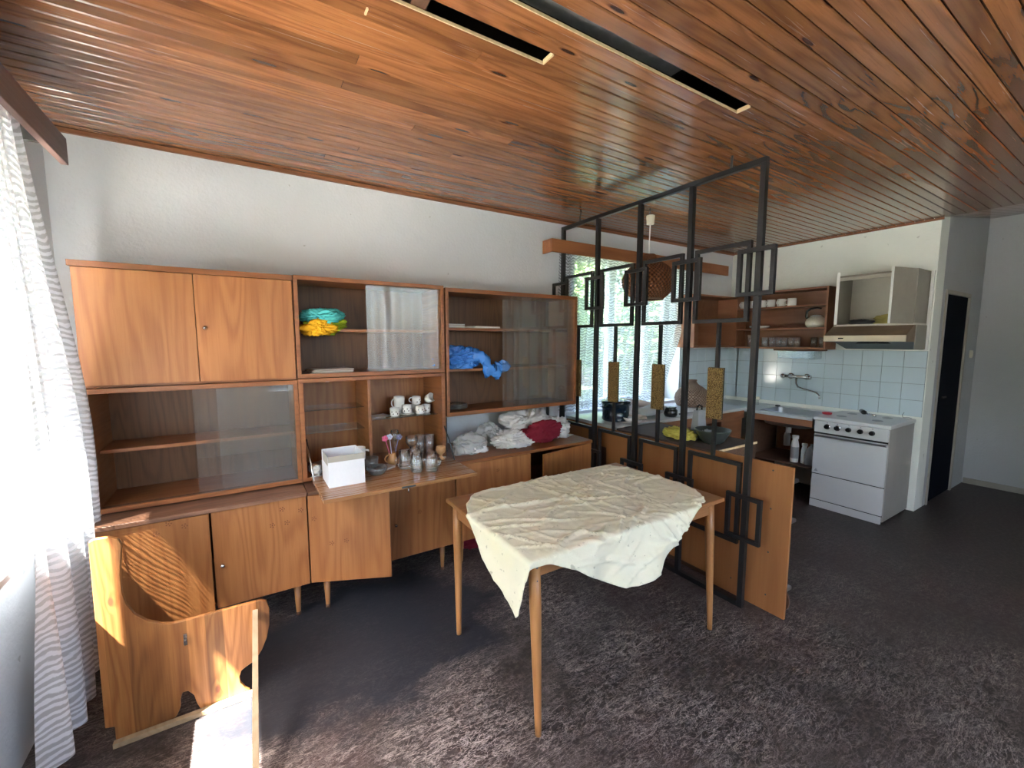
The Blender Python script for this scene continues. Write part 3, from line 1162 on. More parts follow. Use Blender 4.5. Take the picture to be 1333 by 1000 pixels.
def base_cabinet(label, x0, x1, ztop, doors, legs, top_mat='worn', top_x0=None, top_x1=None):
    t = thing('base_cabinet', label, 'cabinet', ((x0 + x1) / 2, YL0 + 0.25, 0))
    zb = 0.205
    y0 = YL0 + 0.024
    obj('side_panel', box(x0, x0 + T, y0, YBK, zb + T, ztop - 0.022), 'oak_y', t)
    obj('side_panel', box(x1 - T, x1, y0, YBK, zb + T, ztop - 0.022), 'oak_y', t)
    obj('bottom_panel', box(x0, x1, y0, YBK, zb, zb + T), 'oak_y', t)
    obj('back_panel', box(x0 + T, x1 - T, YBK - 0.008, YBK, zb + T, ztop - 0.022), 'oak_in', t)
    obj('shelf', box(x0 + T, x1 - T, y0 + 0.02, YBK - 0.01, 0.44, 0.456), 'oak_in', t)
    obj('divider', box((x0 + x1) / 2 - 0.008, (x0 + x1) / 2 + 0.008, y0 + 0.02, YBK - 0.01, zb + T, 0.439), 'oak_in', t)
    obj('top_panel', box(top_x0 if top_x0 is not None else x0, top_x1 if top_x1 is not None else x1, YL0 - 0.012, YBK, ztop - 0.022, ztop), top_mat, t, bevel=0.002)
    for (hx, wd, side, ang, st) in doors:
        # side 'L': hinge at its left, opens toward the room
        s = 1 if side == 'L' else -1
        bm = nb()
        a, b = (0, wd) if s > 0 else (-wd, 0)
        bx(bm, a, b, -0.018, 0, zb - 0.004, ztop - 0.026)
        d = obj('door', bm, 'oak', t, local=True, bevel=0.0012)
        place(d, (hx - (x0 + x1) / 2, YL0 + 0.020 - (YL0 + 0.25), 0), -s * ang, t)
        for (px, pz) in st:
            sticker(d, px, -0.0188, pz)
        if 'knob' in label or True:
            kb = nb()
            kx = (wd - 0.035) * s
            if side == 'R':
                lathe([(0, 0), (0.007, 0.0), (0.007, 0.004), (0.004, 0.006), (0.010, 0.014), (0.010, 0.02), (0, 0.024)], 14, kb)
                bmesh.ops.transform(kb, matrix=Matrix.Translation((kx, -0.018, 0.43)) @ Matrix.Rotation(PI / 2, 4, 'X'), verts=kb.verts)
                obj('knob', kb, 'chrome', d, smooth=True, local=True)
    for lx, ly in legs:
        leg(t, lx, ly)
    return t


base_cabinet('left oak base cabinet on tapered legs behind the pine board', -0.61, 0.270, 0.740,
             [(-0.606, 0.428, 'L', 0.03, [(0.27, 0.70), (0.33, 0.675), (0.22, 0.66)]), (0.266, 0.436, 'R', 0.0, [(-0.12, 0.665), (-0.17, 0.585), (-0.10, 0.585), (-0.03, 0.64)])],
             [(-0.55, 2.64), (0.205, 2.635), (-0.55, 3.0), (0.205, 3.0)])
base_cabinet('middle oak base cabinet under the flap, left door swung open', 0.274, 1.176, 0.740,
             [(0.280, 0.445, 'L', 0.42, [(0.03, 0.58), (0.20, 0.44), (0.12, 0.43)]), (1.172, 0.444, 'R', 0.0, [(-0.25, 0.48)])],
             [(0.361, 2.62), (1.105, 2.65), (0.361, 3.0), (1.105, 3.0)])
base_cabinet('right oak base cabinet carrying the pile of laundry', 1.182, 2.40, 0.768,
             [(1.186, 0.600, 'L', 0.02, [(0.32, 0.66)]), (2.397, 0.560, 'R', 0.17, [])],
             [(1.25, 2.65), (2.33, 2.65), (1.25, 3.0), (2.33, 3.0)], 'oak_x')

# ------------------------------------------------------------------ table and cloth
TX0, TX1, TY0, TY1, TZ = 0.895, 2.18, 1.285, 2.085, 0.730
t = thing('dining_table', 'beech dining table with tapered splayed legs under the cream cloth', 'table', ((TX0 + TX1) / 2, (TY0 + TY1) / 2, 0))
obj('tabletop', box(TX0, TX1, TY0, TY1, TZ - 0.022, TZ), 'beech', t, bevel=0.005, seg=2)
for (lx, ly, fx, fy) in ((TX0 + 0.045, TY0 + 0.035, 0.93, 1.272), (TX0 + 0.045, TY1 - 0.05, 0.917, 1.985), (TX1 - 0.06, TY0 + 0.05, 2.10, 1.285), (TX1 - 0.06, TY1 - 0.05, 2.125, 2.06)):
    bm = nb()
    tube(bm, [(fx, fy, 0), (fx + (lx - fx) * 0.05, fy + (ly - fy) * 0.05, 0.03), (fx + (lx - fx) * 0.75, fy + (ly - fy) * 0.75, 0.53), (lx, ly, TZ - 0.0225)], [0.0125, 0.0135, 0.024, 0.024], 18)
    obj('leg', bm, 'beech_z', t, smooth=True)
ap = nb()
bx(ap, TX0 + 0.07, TX1 - 0.085, TY0 + 0.035, TY0 + 0.053, TZ - 0.09, TZ - 0.0225)
bx(ap, TX0 + 0.07, TX1 - 0.085, TY1 - 0.065, TY1 - 0.047, TZ - 0.09, TZ - 0.0225)
bx(ap, TX0 + 0.03, TX0 + 0.048, TY0 + 0.06, TY1 - 0.075, TZ - 0.09, TZ - 0.0225)
bx(ap, TX1 - 0.07, TX1 - 0.052, TY0 + 0.075, TY1 - 0.075, TZ - 0.09, TZ - 0.0225)
obj('apron', ap, 'beech', t)
for z in (0.695, 0.640):
    sc = nb()
    bmesh.ops.create_icosphere(sc, subdivisions=2, radius=0.006, matrix=Matrix.Translation((TX0 + 0.041, TY0 + 0.012, z)))
    obj('screw', sc, 'slate', t)

# cloth outline in unfolded table coordinates (x to the right, y away); beyond an edge it hangs
outline = [(0.90, 1.262), (0.83, 1.285), (0.74, 1.30), (0.665, 1.325), (0.632, 1.36), (0.640, 1.42), (0.70, 1.54), (0.81, 1.68), (0.90, 1.83), (0.945, 1.94), (1.055, 2.06),
           (1.43, 2.078), (1.80, 2.078), (2.06, 2.068), (2.14, 1.96), (2.165, 1.72), (2.172, 1.52), (2.11, 1.385), (2.03, 1.30), (1.96, 1.283), (1.86, 1.225),
           (1.73, 1.142), (1.52, 1.064), (1.44, 1.045), (1.375, 1.052), (1.26, 1.103), (1.105, 1.205), (0.98, 1.262)]
creases = []
rg = random.Random(11)
for i in range(95):
    cx, cy = rg.uniform(0.95, 2.1), rg.uniform(1.1, 2.05)
    a = rg.choice([0.1, 0.15, 0.6, 0.75, 0.9, -0.5, 2.2, 1.9, 2.9]) + rg.uniform(-0.25, 0.25)
    creases.append((cx, cy, math.cos(a), math.sin(a), rg.uniform(0.10, 0.38), rg.uniform(0.005, 0.010), rg.uniform(0.004, 0.010)))


def crease_h(x, y):
    h = 0
    for cx, cy, dx, dy, ln, wd_, am in creases:
        u = (x - cx) * dx + (y - cy) * dy
        v = -(x - cx) * dy + (y - cy) * dx + 0.03 * math.sin(u * 9)
        if abs(u) < ln and abs(v) < wd_ * 3:
            h += am * math.exp(-(v / wd_) ** 2) * (1 - (u / ln) ** 2)
    return h


def fold(x, y):
    dx = TX0 - x
    dy = TY0 - y
    h = crease_h(x, y)
    q3 = Vector((x * 6, y * 6, 3.1))
    wv = noise.noise_vector(q3) * 0.7
    nz = max(0, 1 - abs(noise.noise(q3 * 0.8 + wv)) * 5) * 0.003 + max(0, 1 - abs(noise.noise(q3 * 3.1 + wv * 2)) * 4) * 0.0015
    R = 0.006
    z = TZ + 0.0025 + h + max(0, nz)
    px, py = x, y
    if dx > 0:            # hangs over the left edge
        flare = 0.05 * dx
        px = TX0 - 0.006 - flare - 0.018 * math.sin((y - 1.2) * 16 + dx * 3) * min(1, dx * 5) - max(0, nz)
        z = TZ + 0.002 - dx
    if dy > 0:
        flare = 0.10 * dy
        py = TY0 - 0.006 - flare - (0.026 * math.sin(x * 12 + 0.7 + dy * 7) + 0.012 * math.sin(x * 31 + 1 + dy * 15)) * min(1, dy * 5) - 1.6 * h - 0.022 * min(1, dy * 5)
        z = TZ + 0.002 - dy - max(0, dx)
    return (px, py, z)


pts = [Vector(p) for p in outline]
nB = len(pts)
edges = []
# densify the outline
den = []
for i in range(nB):
    a, b = pts[i], pts[(i + 1) % nB]
    n = max(1, int((b - a).length / 0.012))
    for k in range(n):
        den.append(a + (b - a) * k / n)
dn_ = len(den)
edges = [(i, (i + 1) % dn_) for i in range(dn_)]
gp = []
st = 0.0105
yy = 1.0
while yy < 2.2:
    xx = 0.5
    while xx < 2.3:
        gp.append(Vector((xx + rg.uniform(-1, 1) * 0.001, yy)))
        xx += st
    yy += st


def inside(p, poly):
    c = False
    j = len(poly) - 1
    for i in range(len(poly)):
        a, b = poly[i], poly[j]
        if (a.y > p.y) != (b.y > p.y) and p.x < (b.x - a.x) * (p.y - a.y) / (b.y - a.y) + a.x:
            c = not c
        j = i
    return c


gp = [p for p in gp if inside(p, pts)]
# rows of points right on the folding edges keep them crisp
for x in [0.9 + 0.01 * i for i in range(126)]:
    if inside(Vector((x, TY0)), pts):
        gp.append(Vector((x, TY0)))
res = delaunay_2d_cdt(den + gp, edges, [], 1, 1e-6)
bm = nb()
vs = [bm.verts.new(fold(p.x, p.y)) for p in res[0]]
for f in res[2]:
    try:
        bm.faces.new([vs[i] for i in f])
    except ValueError:
        pass
tcl = obj('tablecloth', bm, 'tablecloth', smooth=True)
md = tcl.modifiers.new('solid', 'SOLIDIFY')
md.thickness = 0.0015
md.offset = 1
tag(tcl, 'crumpled stained cream cloth lying askew over the dining table', 'tablecloth')

# ------------------------------------------------------------------ black steel screen
XS = 2.438
t = thing('room_divider', 'black welded steel screen with hammered brass plates', 'screen', (XS, 2.16, 0))
posts = [1.31, 1.745, 2.155, 2.58, 3.01]
hp = 0.0155
for y in posts:
    obj('post', box(XS - hp, XS + hp, y - hp, y + hp, 0.0, 2.53), 'black', t, bevel=0.001)
obj('top_rail', box(XS - hp, XS + hp, posts[0] - hp, posts[-1] + hp, 2.53, 2.558), 'black', t, bevel=0.001)
bt = nb()
for a, b in zip(posts, posts[1:]):
    bx(bt, XS - hp, XS + hp, a + hp, b - hp, 0.0, 0.03)
obj('bottom_rail', bt, 'black', t)


def rect_yz(y0, y1, z0, z1, s=0.0115, x=XS):
    bm = nb()
    bx(bm, x - s, x + s, y0, y1, z0, z0 + 2 * s)
    bx(bm, x - s, x + s, y0, y1, z1 - 2 * s, z1)
    bx(bm, x - s, x + s, y0, y0 + 2 * s, z0 + 2 * s, z1 - 2 * s)
    bx(bm, x - s, x + s, y1 - 2 * s, y1, z0 + 2 * s, z1 - 2 * s)
    return bm


for a, b in zip(posts, posts[1:]):
    obj('rectangle_loop', rect_yz(a + 0.045, b - 0.040, 1.685, 2.135), 'black', t, bevel=0.001)
    obj('rectangle_loop', rect_yz(a + 0.035, b - 0.050, 0.375, 0.868), 'black', t, bevel=0.001)
    m_ = (a + b) / 2
    obj('hanger_bar', box(XS - 0.01, XS + 0.01, m_ - 0.01, m_ + 0.01, 0.869, 1.684), 'black', t)
    bm = nb()
    bx(bm, XS - 0.030, XS - 0.011, m_ - 0.052, m_ + 0.043, 1.105, 1.415)
    pl = obj('brass_plate', bm, 'brass', t, bevel=0.002)
    obj('plate_back', box(XS - 0.0108, XS - 0.0103, m_ - 0.056, m_ + 0.047, 1.103, 1.417), 'black', pl)
for y in posts:
    obj('small_loop', rect_yz(y - 0.10, y + 0.105, 1.825, 2.085, 0.0115, XS - 0.028), 'black', t, bevel=0.001)
    obj('small_loop', rect_yz(y - 0.105, y + 0.10, 0.42, 0.69, 0.0115, XS - 0.028), 'black', t, bevel=0.001)
for y in (1.50, 2.80):
    bm = nb()
    tube(bm, [(XS, y, 2.556), (XS, y, 2.60), (XS + 0.02, y + 0.01, 2.637)], 0.007, 8)
    obj('ceiling_bracket', bm, 'slate', t)

# ------------------------------------------------------------------ pendant lamp


def wicker_bm(prof, cx, cy, nst=40, nrow=26):
    # resample profile finely, weave real relief into it
    L = [0]
    for a, b in zip(prof, prof[1:]):
        L.append(L[-1] + math.hypot(b[0] - a[0], b[1] - a[1]))
    tot = L[-1]
    m = nrow * 4
    P = []
    for i in range(m + 1):
        s = tot * i / m
        k = max(j for j in range(len(L)) if L[j] <= s + 1e-9)
        k = min(k, len(prof) - 2)
        f = (s - L[k]) / max(1e-9, L[k + 1] - L[k])
        P.append((prof[k][0] + (prof[k + 1][0] - prof[k][0]) * f, prof[k][1] + (prof[k + 1][1] - prof[k][1]) * f))
    n = nst * 4
    bm = nb()
    uvl = bm.loops.layers.uv.new('uv')
    rings = []
    for j, (r, z) in enumerate(P):
        ring = []
        for i in range(n):
            a = 2 * PI * i / n
            rr = r + 0.003 * math.sin(PI * j / 4 * 1.0) ** 2 + 0.0035 * math.sin(a * nst) * math.sin(PI * j / 4)
            ring.append(bm.verts.new((cx + rr * math.cos(a), cy + rr * math.sin(a), z)))
        rings.append(ring)
    for j in range(m):
        for i in range(n):
            k = (i + 1) % n
            f = bm.faces.new([rings[j][i], rings[j][k], rings[j + 1][k], rings[j + 1][i]])
            for lp, (u, v) in zip(f.loops, ((i, j), (i + 1, j), (i + 1, j + 1), (i, j + 1))):
                lp[uvl].uv = (u / 2.0, v / 4.0)
    return bm


lx, ly = 2.92, 2.478
t = thing('pendant_lamp', 'brown wicker onion-shaped pendant lamp hanging behind the black screen', 'lamp', (lx, ly, 1.92))
bulb = [(0.118, 1.925), (0.15, 1.95), (0.188, 1.99), (0.213, 2.04), (0.216, 2.09), (0.195, 2.14), (0.155, 2.185), (0.10, 2.225), (0.06, 2.255), (0.045, 2.29)]
sh = obj('lamp_shade', wicker_bm(bulb, lx, ly), 'wicker', t, smooth=True)
rim = nb()
tube(rim, [(lx + 0.12 * math.cos(a), ly + 0.12 * math.sin(a), 1.922) for a in [2 * PI * i / 40 for i in range(41)]], 0.006, 8, False)
obj('rim', rim, 'wicker2', sh, smooth=True)
bm = nb()
tube(bm, [(lx, ly, 2.29), (lx - 0.004, ly, 2.40), (lx, ly, 2.535)], 0.005, 8)
obj('cord', bm, 'plast', t, smooth=True)
obj('ceiling_rose', lathe([(0, 2.533), (0.030, 2.533), (0.030, 2.536), (0.034, 2.60), (0.030, 2.604), (0, 2.604)], 20, None, (lx, ly, 0)), 'ivory', t, smooth=False)
bm = nb()
tube(bm, [(lx, ly, 2.604), (lx - 0.015, ly, 2.615), (lx - 0.005, ly, 2.637)], 0.005, 8)
obj('hook', bm, 'slate', t, smooth=True)
obj('socket', lathe([(0, 2.29), (0.02, 2.29), (0.02, 2.20), (0, 2.20)], 16, None, (lx, ly, 0)), 'slate', t)

# ------------------------------------------------------------------ kitchen counters
# window counter
CY, CZ = 2.46, 0.875
t = thing('kitchen_counter', 'pale topped kitchen counter with brown fascia under the window', 'counter', (3.5, 2.8, 0))
obj('worktop', box(2.575, 4.50, CY, YB - 0.004, CZ - 0.028, CZ), 'worktop', t, bevel=0.003)
obj('fascia', box(2.60, 4.47, CY + 0.012, CY + 0.03, CZ - 0.11, CZ - 0.029), 'kit_x', t, bevel=0.001)
obj('end_panel', box(2.578, 2.598, CY + 0.005, YB - 0.01, CZ - 0.20, CZ - 0.029), 'kit', t, bevel=0.001)
obj('end_panel', box(2.60, 2.616, CY + 0.05, YB - 0.01, 0.02, CZ - 0.20), 'brownbd', t)
obj('side_panel', box(4.10, 4.47, CY + 0.032, CY + 0.05, 0.0, CZ - 0.029), 'kit_x', t, bevel=0.001)
obj('side_panel', box(4.45, 4.47, CY + 0.051, YB - 0.01, 0.0, CZ - 0.029), 'kit_x', t)
obj('back_panel', box(2.62, 4.449, YB - 0.02, YB - 0.006, 0.02, CZ - 0.029), 'brownbd', t)
obj('shelf', box(2.62, 4.449, CY + 0.06, YB - 0.021, 0.40, 0.416), 'brownbd', t)

# sink counter
KX, KZ = 4.585, 0.842
t = thing('sink_counter', 'sink counter with open space below between window and stove', 'counter', (4.87, 2.3, 0))
ct = nb()
sx0, sx1, sy0, sy1 = 4.66, 5.06, 1.93, 2.42
ctt = [(KX, 5.19, 1.875, sy0), (KX, 5.19, sy1, YB - 0.01), (KX, sx0, sy0, sy1), (sx1, 5.19, sy0, sy1)]
for a, b, c, d in ctt:
    bx(ct, a, b, c, d, KZ - 0.025, KZ)
obj('worktop', ct, 'steel', t)
obj('front_edge', box(KX - 0.012, KX - 0.001, 1.875, YB - 0.01, KZ - 0.028, KZ + 0.001), 'worktop', t, bevel=0.002)
# basin: rounded bowl
bb = nb()
mm, nn = 40, 8
rings = []
for j in range(nn + 1):
    s = j / nn
    ring = []
    for i in range(mm):
        a = 2 * PI * i / mm
        ca, sa = math.cos(a), math.sin(a)
        p = 4.0
        k = (abs(ca) ** p + abs(sa) ** p) ** (-1 / p)
        sh_ = 1.0 - 0.18 * s ** 3 - (0.25 * max(0, s - 0.8) / 0.2)
        ring.append(bb.verts.new(((sx0 + sx1) / 2 + ca * k * (sx1 - sx0) / 2 * sh_, (sy0 + sy1) / 2 + sa * k * (sy1 - sy0) / 2 * sh_, KZ + 0.0015 - 0.15 * min(1, s / 0.8))))
    rings.append(ring)
for a, b in zip(rings, rings[1:]):
    for i in range(mm):
        k = (i + 1) % mm
        bb.faces.new([a[i], a[k], b[k], b[i]])
bb.faces.new(rings[-1])
obj('sink_basin', bb, 'steel', t, smooth=True)
obj('fascia', box(KX + 0.005, KX + 0.022, 1.88, 2.47, KZ - 0.095, KZ - 0.029), 'shelfw', t, bevel=0.001)
obj('shelf', box(KX + 0.02, 5.17, 1.88, 2.47, 0.335, 0.352), 'brownbd', t, bevel=0.001)
obj('back_panel', box(5.17, 5.185, 1.88, 2.47, 0.353, KZ - 0.03), 'kit_x', t)
obj('side_panel', box(KX + 0.01, 5.168, 2.472, 2.488, 0.0, KZ - 0.03), 'brownbd', t)
pb = nb()
tube(pb, [(5.12, 2.44, 0.70), (4.95, 2.41, 0.70), (4.90, 2.36, 0.685), (4.90, 2.24, 0.68)], 0.018, 10)
tube(pb, [(4.90, 2.225, 0.72), (4.90, 2.225, 0.60)], 0.026, 12)
tube(pb, [(4.90, 2.235, 0.60), (4.90, 2.235, 0.56), (4.90, 2.235, 0.46)], [0.022, 0.032, 0.030], 14)
obj('drain_trap', pb, 'plast', t, smooth=True)
vb = lathe([(0, 0), (0.026, 0), (0.026, 0.008), (0.012, 0.012), (0, 0.014)], 18)
bmesh.ops.transform(vb, matrix=Matrix.Translation((5.15, 2.56 - 0.06, 0.66)) @ Matrix.Rotation(-PI / 2, 4, 'Y'), verts=vb.verts)
vb2 = obj('valve', vb, 'plast', t, smooth=True)


def bottle(label, x, y, z, h, r, neck, cap, mat='plast', lab=None):
    t = thing('bottle', label, 'bottle', (x, y, z))
    obj('body', lathe([(0, 0), (r * 0.95, 0), (r, 0.01), (r, h * 0.62), (r * 0.85, h * 0.74), (neck, h * 0.84), (neck, h * 0.88), (0, h * 0.88)], 20, None, (x, y, z)), mat, t, smooth=True)
    obj('cap', lathe([(0, h * 0.881), (neck * 1.25, h * 0.881), (neck * 1.25, h), (0, h)], 16, None, (x, y, z)), cap, t)
    if lab:
        obj('bottle_label', lathe([(r + 0.001, h * 0.15), (r + 0.001, h * 0.58)], 20, None, (x, y, z)), lab, t, smooth=True)


bottle('tall white plastic bottle with label under the sink', 4.70, 2.065, 0.353, 0.27, 0.036, 0.024, 'plast', 'plast', 'greypl')
bottle('shorter white bottle beside the tall one under the sink', 4.72, 1.985, 0.353, 0.20, 0.029, 0.020, 'plast', 'plast')
t = thing('canister', 'grey angular canister under the sink next to the stove', 'canister', (4.70, 1.915, 0.353))
cb = nb()
prism([(-0.04, 0), (0.04, 0), (0.04, 0.12), (0.012, 0.19), (-0.012, 0.19), (-0.04, 0.12)], -0.035, 0.035, cb)
bmesh.ops.rotate(cb, matrix=Matrix.Rotation(PI / 2, 3, 'Z'), verts=cb.verts)
obj('body', cb, 'greypl', t, local=True, bevel=0.004)
obj('cap', lathe([(0, 0.191), (0.012, 0.191), (0.012, 0.21), (0, 0.21)], 14), 'greypl', t, local=True)

# faucet
t = thing('wall_faucet', 'chrome two-handle wall faucet with long spout on blue tiles', 'faucet', (5.19, 2.29, 1.18))
fb = nb()
tube(fb, [(5.13, 2.40, 1.185), (5.13, 2.18, 1.185)], 0.017, 14)
for y in (2.365, 2.205):
    tube(fb, [(5.191, y, 1.185), (5.182, y, 1.185), (5.180, y, 1.185)], [0.033, 0.033, 0.016], 16)
    tube(fb, [(5.18, y, 1.185), (5.13, y, 1.185)], 0.013, 12)
obj('valve_body', fb, 'chrome', t, smooth=True)
for y, s in ((2.42, 1), (2.165, -1)):
    hb = nb()
    tube(hb, [(5.13, y - 0.02 * s, 1.185), (5.13, y, 1.185), (5.13, y + 0.02 * s, 1.185)], [0.018, 0.029, 0.024], 12)
    obj('handle', hb, 'chrome', t, smooth=True)
sp_ = nb()
tube(sp_, [(5.13, 2.285, 1.17), (5.12, 2.28, 1.11), (5.10, 2.25, 1.075), (5.07, 2.18, 1.06), (5.02, 2.06, 1.045), (4.99, 2.02, 1.035), (4.98, 1.995, 1.01), (4.98, 1.99, 0.985)], 0.010, 10)
obj('spout', sp_, 'chrome', t, smooth=True)

# things on the sink counter
t = thing('egg_timer_jar', 'small pale glass jar with metal lid on the sink counter', 'jar', (5.00, 2.63, KZ + 0.001))
obj('body', lathe([(0, 0), (0.026, 0), (0.022, 0.05), (0.030, 0.055), (0.030, 0.06)], 16), 'tumbler', t, smooth=True, local=True)
obj('lid', lathe([(0, 0.06), (0.032, 0.06), (0.032, 0.09), (0, 0.09)], 16), 'ivory', t, local=True)
tag(obj('sink_plug', lathe([(0, 0), (0.026, 0), (0.024, 0.012), (0, 0.014)], 18, None, (5.09, 2.44, KZ + 0.001)), 'knob'), 'black rubber sink plug behind the steel basin', 'plug')
tag(obj('soap_dish', lathe([(0, 0), (0.036, 0), (0.042, 0.016), (0.038, 0.016), (0.032, 0.006), (0, 0.006)], 20, None, (4.76, 1.95 - 0.12, 0.8705)), 'redp', smooth=True), 'small red dish at the left corner of the stove top', 'dish')

# ------------------------------------------------------------------ stove
SX, SY0, SY1, SZ = 4.565, 1.285, 1.862, 0.866
t = thing('gas_stove', 'white enamel kitchen stove with five black knobs', 'stove', ((SX + 5.17) / 2, (SY0 + SY1) / 2, 0))
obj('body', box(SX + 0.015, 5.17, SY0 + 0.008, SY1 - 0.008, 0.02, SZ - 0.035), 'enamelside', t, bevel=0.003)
obj('cooktop', box(SX - 0.006, 5.175, SY0, SY1, SZ - 0.034, SZ), 'enamel', t, bevel=0.008, seg=3)
cp = obj('control_panel', box(SX - 0.002, SX + 0.014, SY0 + 0.012, SY1 - 0.012, 0.722, SZ - 0.036), 'enamel', t, bevel=0.003)
for i, y in enumerate((1.745, 1.665, 1.578, 1.492, 1.408)):
    kb = nb()
    lathe([(0, 0), (0.019, 0), (0.022, 0.004), (0.019, 0.02), (0, 0.021)], 20, kb)
    bx(kb, -0.005, 0.005, -0.017, 0.017, 0.02, 0.027)
    bmesh.ops.transform(kb, matrix=Matrix.Translation((SX - 0.003, y, 0.782)) @ Matrix.Rotation(-PI / 2, 4, 'Y'), verts=kb.verts)
    kn = obj('knob', kb, 'knob', t)
    if i < 2:
        tb = lathe([(0.0195, 0.0), (0.026, 0.0), (0.026, 0.006), (0.0195, 0.008)], 22)
        bmesh.ops.transform(tb, matrix=Matrix.Translation((SX - 0.003, y, 0.782)) @ Matrix.Rotation(-PI / 2, 4, 'Y'), verts=tb.verts)
        obj('knob_ring', tb, 'chrome', kn, smooth=True)
    mk = nb()
    bx(mk, SX - 0.0035, SX - 0.0025, y - 0.004, y + 0.004, 0.816, 0.821)
    obj('knob_mark', mk, 'slate', cp)
obj('gap_shade', box(SX + 0.004, SX + 0.014, SY0 + 0.014, SY1 - 0.014, 0.706, 0.721), 'dark', t)  # dark strips paint the shade inside the gaps of the stove front
obj('gap_shade', box(SX + 0.006, SX + 0.0145, SY0 + 0.014, SY1 - 0.014, 0.3185, 0.3245), 'dark', t)
obj('gap_shade', box(SX + 0.006, SX + 0.0145, SY0 + 0.014, SY1 - 0.014, 0.0685, 0.0745), 'dark', t)
dr_ = obj('oven_door', box(SX, SX + 0.014, SY0 + 0.014, SY1 - 0.014, 0.325, 0.705), 'enamel', t, bevel=0.004)
hb = nb()
bx(hb, SX - 0.02, SX - 0.001, SY0 + 0.02, SY1 - 0.02, 0.682, 0.700)
obj('handle', hb, 'steel', dr_, bevel=0.004)
lb = nb()
prism([(-0.016, 0), (0.016, 0), (0, 0.03)], -0.001, 0, lb)
bmesh.ops.transform(lb, matrix=Matrix.Translation((SX - 0.0005, SY1 - 0.05, 0.345)) @ Matrix.Rotation(-PI / 2, 4, 'Z'), verts=lb.verts)
obj('triangle_badge', lb, 'greypl', dr_)
obj('drawer', box(SX, SX + 0.014, SY0 + 0.014, SY1 - 0.014, 0.075, 0.318), 'enamel', t, bevel=0.004)
obj('plinth', box(SX + 0.004, SX + 0.02, SY0 + 0.02, SY1 - 0.012, 0.0, 0.068), 'enamel', t, bevel=0.002)
bn = nb()
for (x, y) in ((4.76, 1.44), (4.76, 1.71), (5.0, 1.44), (5.0, 1.71)):
    lathe([(0, 0), (0.04, 0), (0.038, 0.004), (0.02, 0.008), (0, 0.008)], 18, bn, (x, y, SZ + 0.0005))
obj('burner', bn, 'greypl', t)
# burner lighter left lying on the stove
t = thing('gas_lighter', 'black and chrome hand lighter lying on the stove top', 'lighter', (5.0, 1.62, SZ + 0.01))
lb = nb()
tube(lb, [(5.06, 1.66, SZ + 0.035), (5.0, 1.62, SZ + 0.03), (4.98, 1.60, SZ + 0.028)], [0.018, 0.022, 0.014], 10)
obj('grip', lb, 'knob', t, smooth=True)
lb = nb()
tube(lb, [(4.98, 1.60, SZ + 0.028), (4.95, 1.55, SZ + 0.022), (4.93, 1.51, SZ + 0.018)], [0.010, 0.009, 0.012], 10)
obj('nozzle', lb, 'chrome', t, smooth=True)
wb_ = nb()
tube(wb_, [(5.14, 1.37, SZ + 0.002), (5.13, 1.375, SZ + 0.03), (5.12, 1.36, SZ + 0.055)], 0.002, 5)
tube(wb_, [(5.14, 1.37, SZ + 0.004), (5.12, 1.33, SZ + 0.014), (5.10, 1.30, SZ + 0.012)], 0.002, 5)
tag(obj('bent_wire', wb_, 'slate'), 'thin bent wire on the back right of the stove', 'wire')

# ------------------------------------------------------------------ wall shelf and hood cabinet
t = thing('wall_shelf', 'brown open wall shelf with cups, kettle and glasses', 'shelf', (5.07, 2.44, 1.49))
hx = 4.95
y0, y1, z0, z1 = 1.965, 2.925, 1.488, 2.118
obj('side_panel', box(hx, 5.195, y1 - 0.016, y1, z0, z1), 'shelfw', t, bevel=0.001)
obj('front_edging', box(hx - 0.004, hx - 0.0005, y1 - 0.018, y1 + 0.001, z0, z1), 'plast', t)
obj('side_panel', box(hx, 5.195, y0, y0 + 0.018, z0, z1), 'shelfw', t, bevel=0.001)
obj('top_panel', box(hx, 5.195, y0 + 0.018, y1 - 0.017, z1 - 0.018, z1), 'shelfw', t, bevel=0.001)
obj('bottom_panel', box(hx, 5.195, y0 + 0.018, y1 - 0.017, z0, z0 + 0.018), 'shelfw', t, bevel=0.001)
for z in (1.945, 1.712):
    obj('shelf_board', box(hx + 0.004, 5.185, y0 + 0.019, y1 - 0.018, z - 0.016, z), 'shelfw', t, bevel=0.001)
obj('back_panel', box(5.186, 5.195, y0 + 0.019, y1 - 0.018, z0 + 0.019, z1 - 0.019), 'shelfin', t)

t = thing('wall_shelf', 'empty brown wall shelf in the corner right of the window', 'shelf', (4.5, 3.0, 1.50))
a0, a1 = 4.13, 4.935
obj('side_panel', box(a0, a0 + 0.018, 2.87, YB - 0.005, 1.50, 2.075), 'shelfw', t, bevel=0.001)
obj('side_panel', box(a1 - 0.018, a1, 2.87, YB - 0.005, 1.50, 2.075), 'shelfw', t, bevel=0.001)
obj('top_panel', box(a0 + 0.018, a1 - 0.018, 2.87, YB - 0.005, 2.057, 2.075), 'shelfw', t)
obj('bottom_panel', box(a0 + 0.018, a1 - 0.018, 2.87, YB - 0.005, 1.50, 1.518), 'shelfw', t)
obj('shelf_board', box(a0 + 0.018, a1 - 0.018, 2.875, YB - 0.014, 1.80, 1.816), 'shelfw', t)
obj('divider', box(4.55, 4.566, 2.88, YB - 0.014, 1.518, 1.799), 'shelfw', t)
obj('back_panel', box(a0 + 0.018, a1 - 0.018, YB - 0.013, YB - 0.005, 1.519, 2.056), 'shelfin', t)

